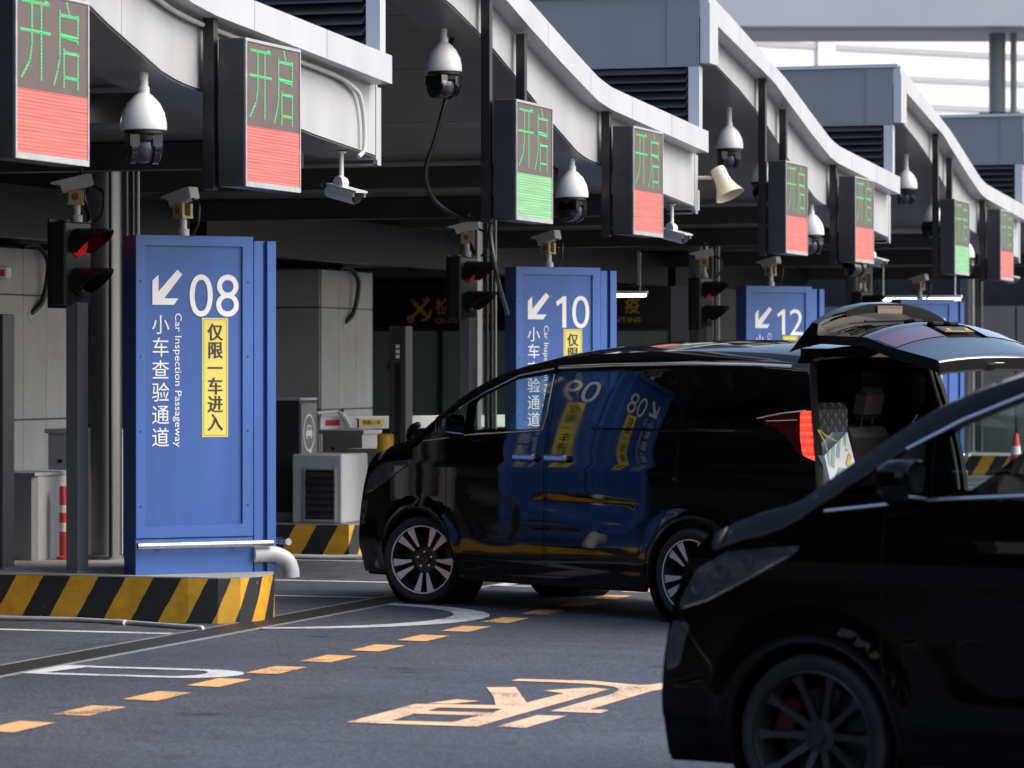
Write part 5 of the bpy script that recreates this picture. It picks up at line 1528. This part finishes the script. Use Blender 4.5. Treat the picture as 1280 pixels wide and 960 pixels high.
    opening = [(x + 0.03, Y(x, z) - 0.07, z) for x, z in ((-3.955, 0.82), (-3.93, 1.05), (-3.90, 1.28), (-3.85, 1.50), (-3.80, 1.70))] + [(-3.75, Y(-3.76, 1.83) - 0.08, 1.84), (-3.72, 0.60, 1.90), (-3.71, 0.45, 1.925), (-3.71, 0.0, 1.95)]
    opening += [(x, -y, z) for x, y, z in opening[-2::-1]]
    if gate_open:
        MB().tube(catmull(opening, 4), 0.014, 8).build('weatherstrip', mat('grey_rubber_seal', (0.16, 0.155, 0.15), 0.55), root, smooth=True)
        b = MB(); hd = [(-3.72, 1.93, Y(-3.72, 1.93)), ]
        b.box(-3.80, -3.66, -0.66, 0.66, 1.93, 1.99)
        b.build('roof_header', M['paint'], root)
        # inner quarter trim either side of the load bay
        sb = MB().box(-3.50, -3.40, -0.06, 0.50, 0.70, 1.60, bev=0.045)
        sb.build('quilted_seatback', M['quilt'], root, smooth=30)
        tailgate(root)
    else:
        b = MB(); m_ = 9; zz = [1.93, 1.86, 1.70, 1.50, 1.28, 1.05, 0.80]; xx = [-3.75, -3.79, -3.835, -3.885, -3.935, -3.96, -3.98]
        for x, z in zip(xx, zz):
            for k in range(m_):
                u = -1 + 2 * k / (m_ - 1); b.v.append(Vector((x - 0.05 * (1 - u * u), u * (Y(-3.75, z) - 0.1), z)))
        for i in range(len(zz) - 1):
            for k in range(m_ - 1): b.f.append((i * m_ + k, i * m_ + k + 1, (i + 1) * m_ + k + 1, (i + 1) * m_ + k))
        b.build('tailgate', M['paint'], root, smooth=True)
    for x, st in ((0.0, steer), (-WB, 0.0)):
        for sd in (1, -1): wheel(root, x, sd, st, style)
    M['paint'] = keep_paint
    return root

def gate_sheet(prof, us, m_up, thick=None):
    pass

def tailgate(root):
    """raised tailgate: profile from the hinge to the free edge, (x, z, half width, crown)"""
    P = [(-3.72, 2.13, 0.66, 0.10), (-3.84, 2.155, 0.67, 0.10), (-4.04, 2.15, 0.69, 0.10), (-4.22, 2.145, 0.71, 0.10), (-4.30, 2.15, 0.735, 0.11), (-4.37, 2.135, 0.745, 0.11), (-4.50, 2.085, 0.745, 0.10), (-4.60, 2.045, 0.735, 0.085), (-4.75, 1.99, 0.715, 0.06), (-4.88, 1.94, 0.69, 0.04), (-4.905, 1.915, 0.68, 0.035)]
    PS = catmull(P, 4)
    us = [-1, -0.985, -0.95, -0.88, -0.75, -0.55, -0.3, 0, 0.3, 0.55, 0.75, 0.88, 0.95, 0.985, 1]
    def pt(i, u, dz=0.0):
        x, z, w, cr = PS[i]
        return Vector((x + 0.0 * u, u * w, z - cr * abs(u) ** 2.4 + cr * 0.25 + dz))
    def part(name, m, i0, i1, keep, dz=0.0, parent=None, flip=False):
        b = MB(); nu = len(us)
        for i in range(i0, i1 + 1):
            for u in us: b.v.append(pt(i, u, dz))
        for i in range(i1 - i0):
            for k in range(nu - 1):
                if keep(i + i0, (us[k] + us[k + 1]) / 2): b.f.append((i * nu + k, i * nu + k + 1, (i + 1) * nu + k + 1, (i + 1) * nu + k))
        return b.build(name, m, parent if parent is not None else root, smooth=35)
    n = len(PS) - 1
    isglass = lambda i, u: 2 <= i < 14 and abs(u) < 0.88
    islamp = lambda i, u: 21 <= i < 27 and 0.30 < abs(u) < 0.97
    isrec = lambda i, u: 20 <= i < 28 and abs(u) < 0.30
    g = part('tailgate', mat('sky_boosted_black_paint', (0.003, 0.003, 0.0035), 0.5, coat=1.0, spec=0.0, coat_ior=2.4), 0, n, lambda i, u: not (isglass(i, u) or islamp(i, u) or isrec(i, u)))  # same black paint, coat raised: a brighter sky reflection put into the material
    g['label'] = 'raised black tailgate reflecting the sky'
    part('rear_window', M['glass_tint'], 0, n, isglass, 0.0, g)
    part('gate_lamp', M['lamp_red'], 0, n, lambda i, u: islamp(i, u) and u > 0, 0.004, g)
    part('gate_lamp', M['lamp_red'], 0, n, lambda i, u: islamp(i, u) and u < 0, 0.004, g)
    part('plate_recess', M['trim_black'], 0, n, isrec, -0.018, g)
    # plate with its lamp housings in the recess
    x0, z0 = -4.50, 2.06
    q = T(-4.475, 0, 2.118) @ RY(R(-22))
    MB(q).box(-0.05, 0.05, -0.16, 0.16, 0.0, 0.008).build('number_plate', M['letter_black'], g)
    MB(q).box(-0.045, -0.036, -0.15, 0.15, 0.008, 0.010).box(-0.02, 0.015, -0.14, -0.11, 0.008, 0.010).box(-0.02, 0.015, 0.06, 0.09, 0.008, 0.010).build('plate_marking', M['yellow'], g)
    MB(T(-4.38, 0, 2.15)).box(-0.03, 0.03, -0.13, -0.02, 0, 0.03, bev=0.008).box(-0.03, 0.03, 0.04, 0.15, 0, 0.03, bev=0.008).build('plate_lamp', M['trim_black'], g)
    # underside trim
    b = MB(); nu = len(us)
    for i in range(0, n + 1):
        for u in us:
            p = pt(i, u * 0.99); e = 0.06 + 0.03 * (i / n) + 0.03 * math.sin(PI * min(1, i / n)) * (1 - abs(u) ** 4)
            b.v.append(Vector((p.x + (0.02 if i == n else 0), p.y, p.z - e)))
    for i in range(n):
        for k in range(nu - 1): b.f.append((i * nu + k, (i + 1) * nu + k, (i + 1) * nu + k + 1, i * nu + k + 1))
    # close the rim
    m0 = len(b.v)
    rim = [(i, -1) for i in range(n + 1)] + [(n, u) for u in us[1:]] + [(i, 1) for i in range(n - 1, -1, -1)]
    for i, u in rim:
        p = pt(i, u); b.v += [p + Vector((0, 0, -0.002)), Vector((p.x + (0.02 if i == n else 0), p.y * 0.99, pt(i, u * 0.99).z - (0.06 + 0.03 * i / n)))]
    for k in range(len(rim) - 1): b.f.append((m0 + 2 * k, m0 + 2 * k + 1, m0 + 2 * k + 3, m0 + 2 * k + 2))
    b.build('inner_trim', M['trim_black'], g, smooth=40)
    MB(T(-4.93, 0.12, 1.885) @ RY(R(-80))).box(-0.002, 0.001, -0.05, 0.05, -0.03, 0.03).build('warning_label', M['white_plastic'], g)
    MB(T(-4.931, 0.145, 1.885) @ RY(R(-80))).box(-0.004, -0.002, -0.025, 0.0, 0.012, 0.03).build('label_mark', M['red'], g)
    # spoiler above the hinge, with the high brake lamp
    b = MB(); sec = [(-3.62, 2.045, 0.0), (-3.70, 2.15, 0.0), (-3.79, 2.27, 0.0), (-3.83, 2.325, 0.0), (-3.89, 2.315, 0), (-3.88, 2.23, 0), (-3.85, 2.15, 0)]
    uu = [-1, -0.96, -0.88, -0.75, -0.55, -0.3, 0, 0.3, 0.55, 0.75, 0.88, 0.96, 1]
    def sp(j, u):
        x, z, _ = sec[j]; dz = 0.13 * abs(u) ** 2.2
        return Vector((x + 0.03 * abs(u) ** 2, u * 0.70, 2.0 + (z - 2.0) * (1 - 0.25 * abs(u) ** 3) - dz * 0.55))
    for j in range(len(sec)):
        for u in uu: b.v.append(sp(j, u))
    nu2 = len(uu)
    for j in range(len(sec) - 1):
        for k in range(nu2 - 1): b.f.append((j * nu2 + k, j * nu2 + k + 1, (j + 1) * nu2 + k + 1, (j + 1) * nu2 + k))
    for e in (0, nu2 - 1): b.f.append(tuple(j * nu2 + e for j in range(len(sec))))
    s_ = b.build('spoiler', M['paint'], root, smooth=35)
    b = MB()
    for u in [-0.62 + 0.04 * i for i in range(32)]:
        p = sp(4, u); q_ = sp(5, u); b.v += [p * 0.80 + q_ * 0.20 + Vector((-0.004, 0, 0)), p * 0.2 + q_ * 0.80 + Vector((-0.004, 0, 0))]
    for k in range(31): b.f.append((2 * k, 2 * k + 1, 2 * k + 3, 2 * k + 2))
    b.build('spoiler_slot', M['trim_black'], s_)
    MB(T(-3.897, 0, 2.27)).box(-0.006, 0.0, -0.13, 0.13, -0.028, 0.026).build('high_brake_lamp', M['lamp_clear'], s_)
    MB(T(-3.897, 0, 2.27)).box(-0.008, -0.0065, -0.12, 0.12, 0.006, 0.022).build('lamp_strip', M['lamp_red'], s_)
    # wiper lying on the glass
    MB().tube([(-4.10, 0.0, 2.195), (-4.02, 0.40, 2.18)], 0.011, 6).box(-4.16, -4.06, -0.05, 0.05, 2.165, 2.20, bev=0.01).tube([(-4.05, 0.10, 2.20), (-3.98, 0.52, 2.165)], 0.006, 6).build('wiper', M['trim_black'], g)
def place(px, py_contact, yaw, offx=0.0):
    """front axle centre on the ground and heading, from the left front wheel's contact point"""
    d_ = 4500 * 1.88 / (py_contact - 455); X = (px - 640) / 4500 * d_
    a = R(yaw); lx, ly = -math.sin(a), -math.cos(a)
    X -= lx * 0.92; d_ -= ly * 0.92
    c, s = math.cos(R(18)), math.sin(R(18))
    return (X * c - d_ * s, X * s + d_ * c, 0.0), R(180 - yaw + 18)
loc, rz = place(521.5, 754.6, 48)
van('black van with its tailgate raised, turning in beside the 08 pylon', loc, rz, 'twin', R(20), True)
V1, V1R = loc, rz
loc, rz = place(1013, 1028, 34)
van('nearest black van, cut off by the lower right picture corner', loc, rz, 'spoke', R(0), False, mat('dimmed_black_car_paint', (0.002, 0.002, 0.002), 0.45, coat=0.55, spec=0.0, coat_ior=1.45))  # black car paint, coat weakened: the near van's dark surroundings put into the material

# shopping bag hanging in the open load bay
W1 = T(*V1) @ RZ(V1R)
t = thing('shopping_bag', 'white paper bag with a green print hanging in the open van', 'bag', W1 @ Vector((-4.08, 0.45, 0.98)), V1R + R(12))
q = RX(R(-27)) @ Matrix.Scale(0.95, 4)
MB(q).add([(-0.05, -0.19, 0), (0.06, -0.19, 0), (0.06, 0.19, 0), (-0.05, 0.19, 0), (-0.06, -0.185, 0.40), (0.07, -0.185, 0.40), (0.07, 0.185, 0.40), (-0.06, 0.185, 0.40), (0.09, 0, 0.2), (0.0, -0.16, 0.2), (0, 0.16, 0.2)],
          [(0, 1, 2, 3), (0, 4, 5, 1), (1, 5, 6, 2), (2, 6, 7, 3), (3, 7, 4, 0)]).build('paper', M['bag'], t)
m = MB(q)
P = Matrix(((0, 0, -1, -0.062), (-1, 0, 0, 0), (0, 1, 0, 0), (0, 0, 0, 1)))
for pl in ([(-0.16, 0.30), (-0.10, 0.40), (-0.15, 0.40)], [(-0.10, 0.25), (-0.02, 0.40), (-0.07, 0.40), (-0.14, 0.29)], [(0.0, 0.28), (0.07, 0.40), (0.02, 0.40), (-0.04, 0.31)], [(0.11, 0.31), (0.165, 0.40), (0.11, 0.40)],
           [(-0.13, 0.17), (-0.04, 0.22), (0.03, 0.18), (-0.06, 0.12)], [(-0.16, 0.04), (-0.08, 0.09), (-0.02, 0.06), (-0.10, 0.01)], [(0.02, 0.10), (0.09, 0.14), (0.15, 0.10), (0.08, 0.05)]):
    m.sheet([(a, b) for a, b in pl], 0.0, P)
m.build('green_print', M['bag_green'], t)
m = MB(q)
m.sheet([(0.06, 0.20), (0.14, 0.25), (0.16, 0.21), (0.09, 0.16)], 0.0005, P); m.sheet([(0.10, 0.28), (0.12, 0.30), (0.14, 0.27)], 0.0005, P)
m.build('yellow_print', M['bag_yellow'], t)
m = MB(q)
m.tube(catmull([(-0.05, 0.12, 0.395), (-0.03, 0.10, 0.48), (0.0, 0.09, 0.56), (-0.03, 0.04, 0.48), (-0.05, -0.04, 0.395)], 6), 0.006, 6)
m.build('handle', M['bag_yellow'], t, smooth=True)
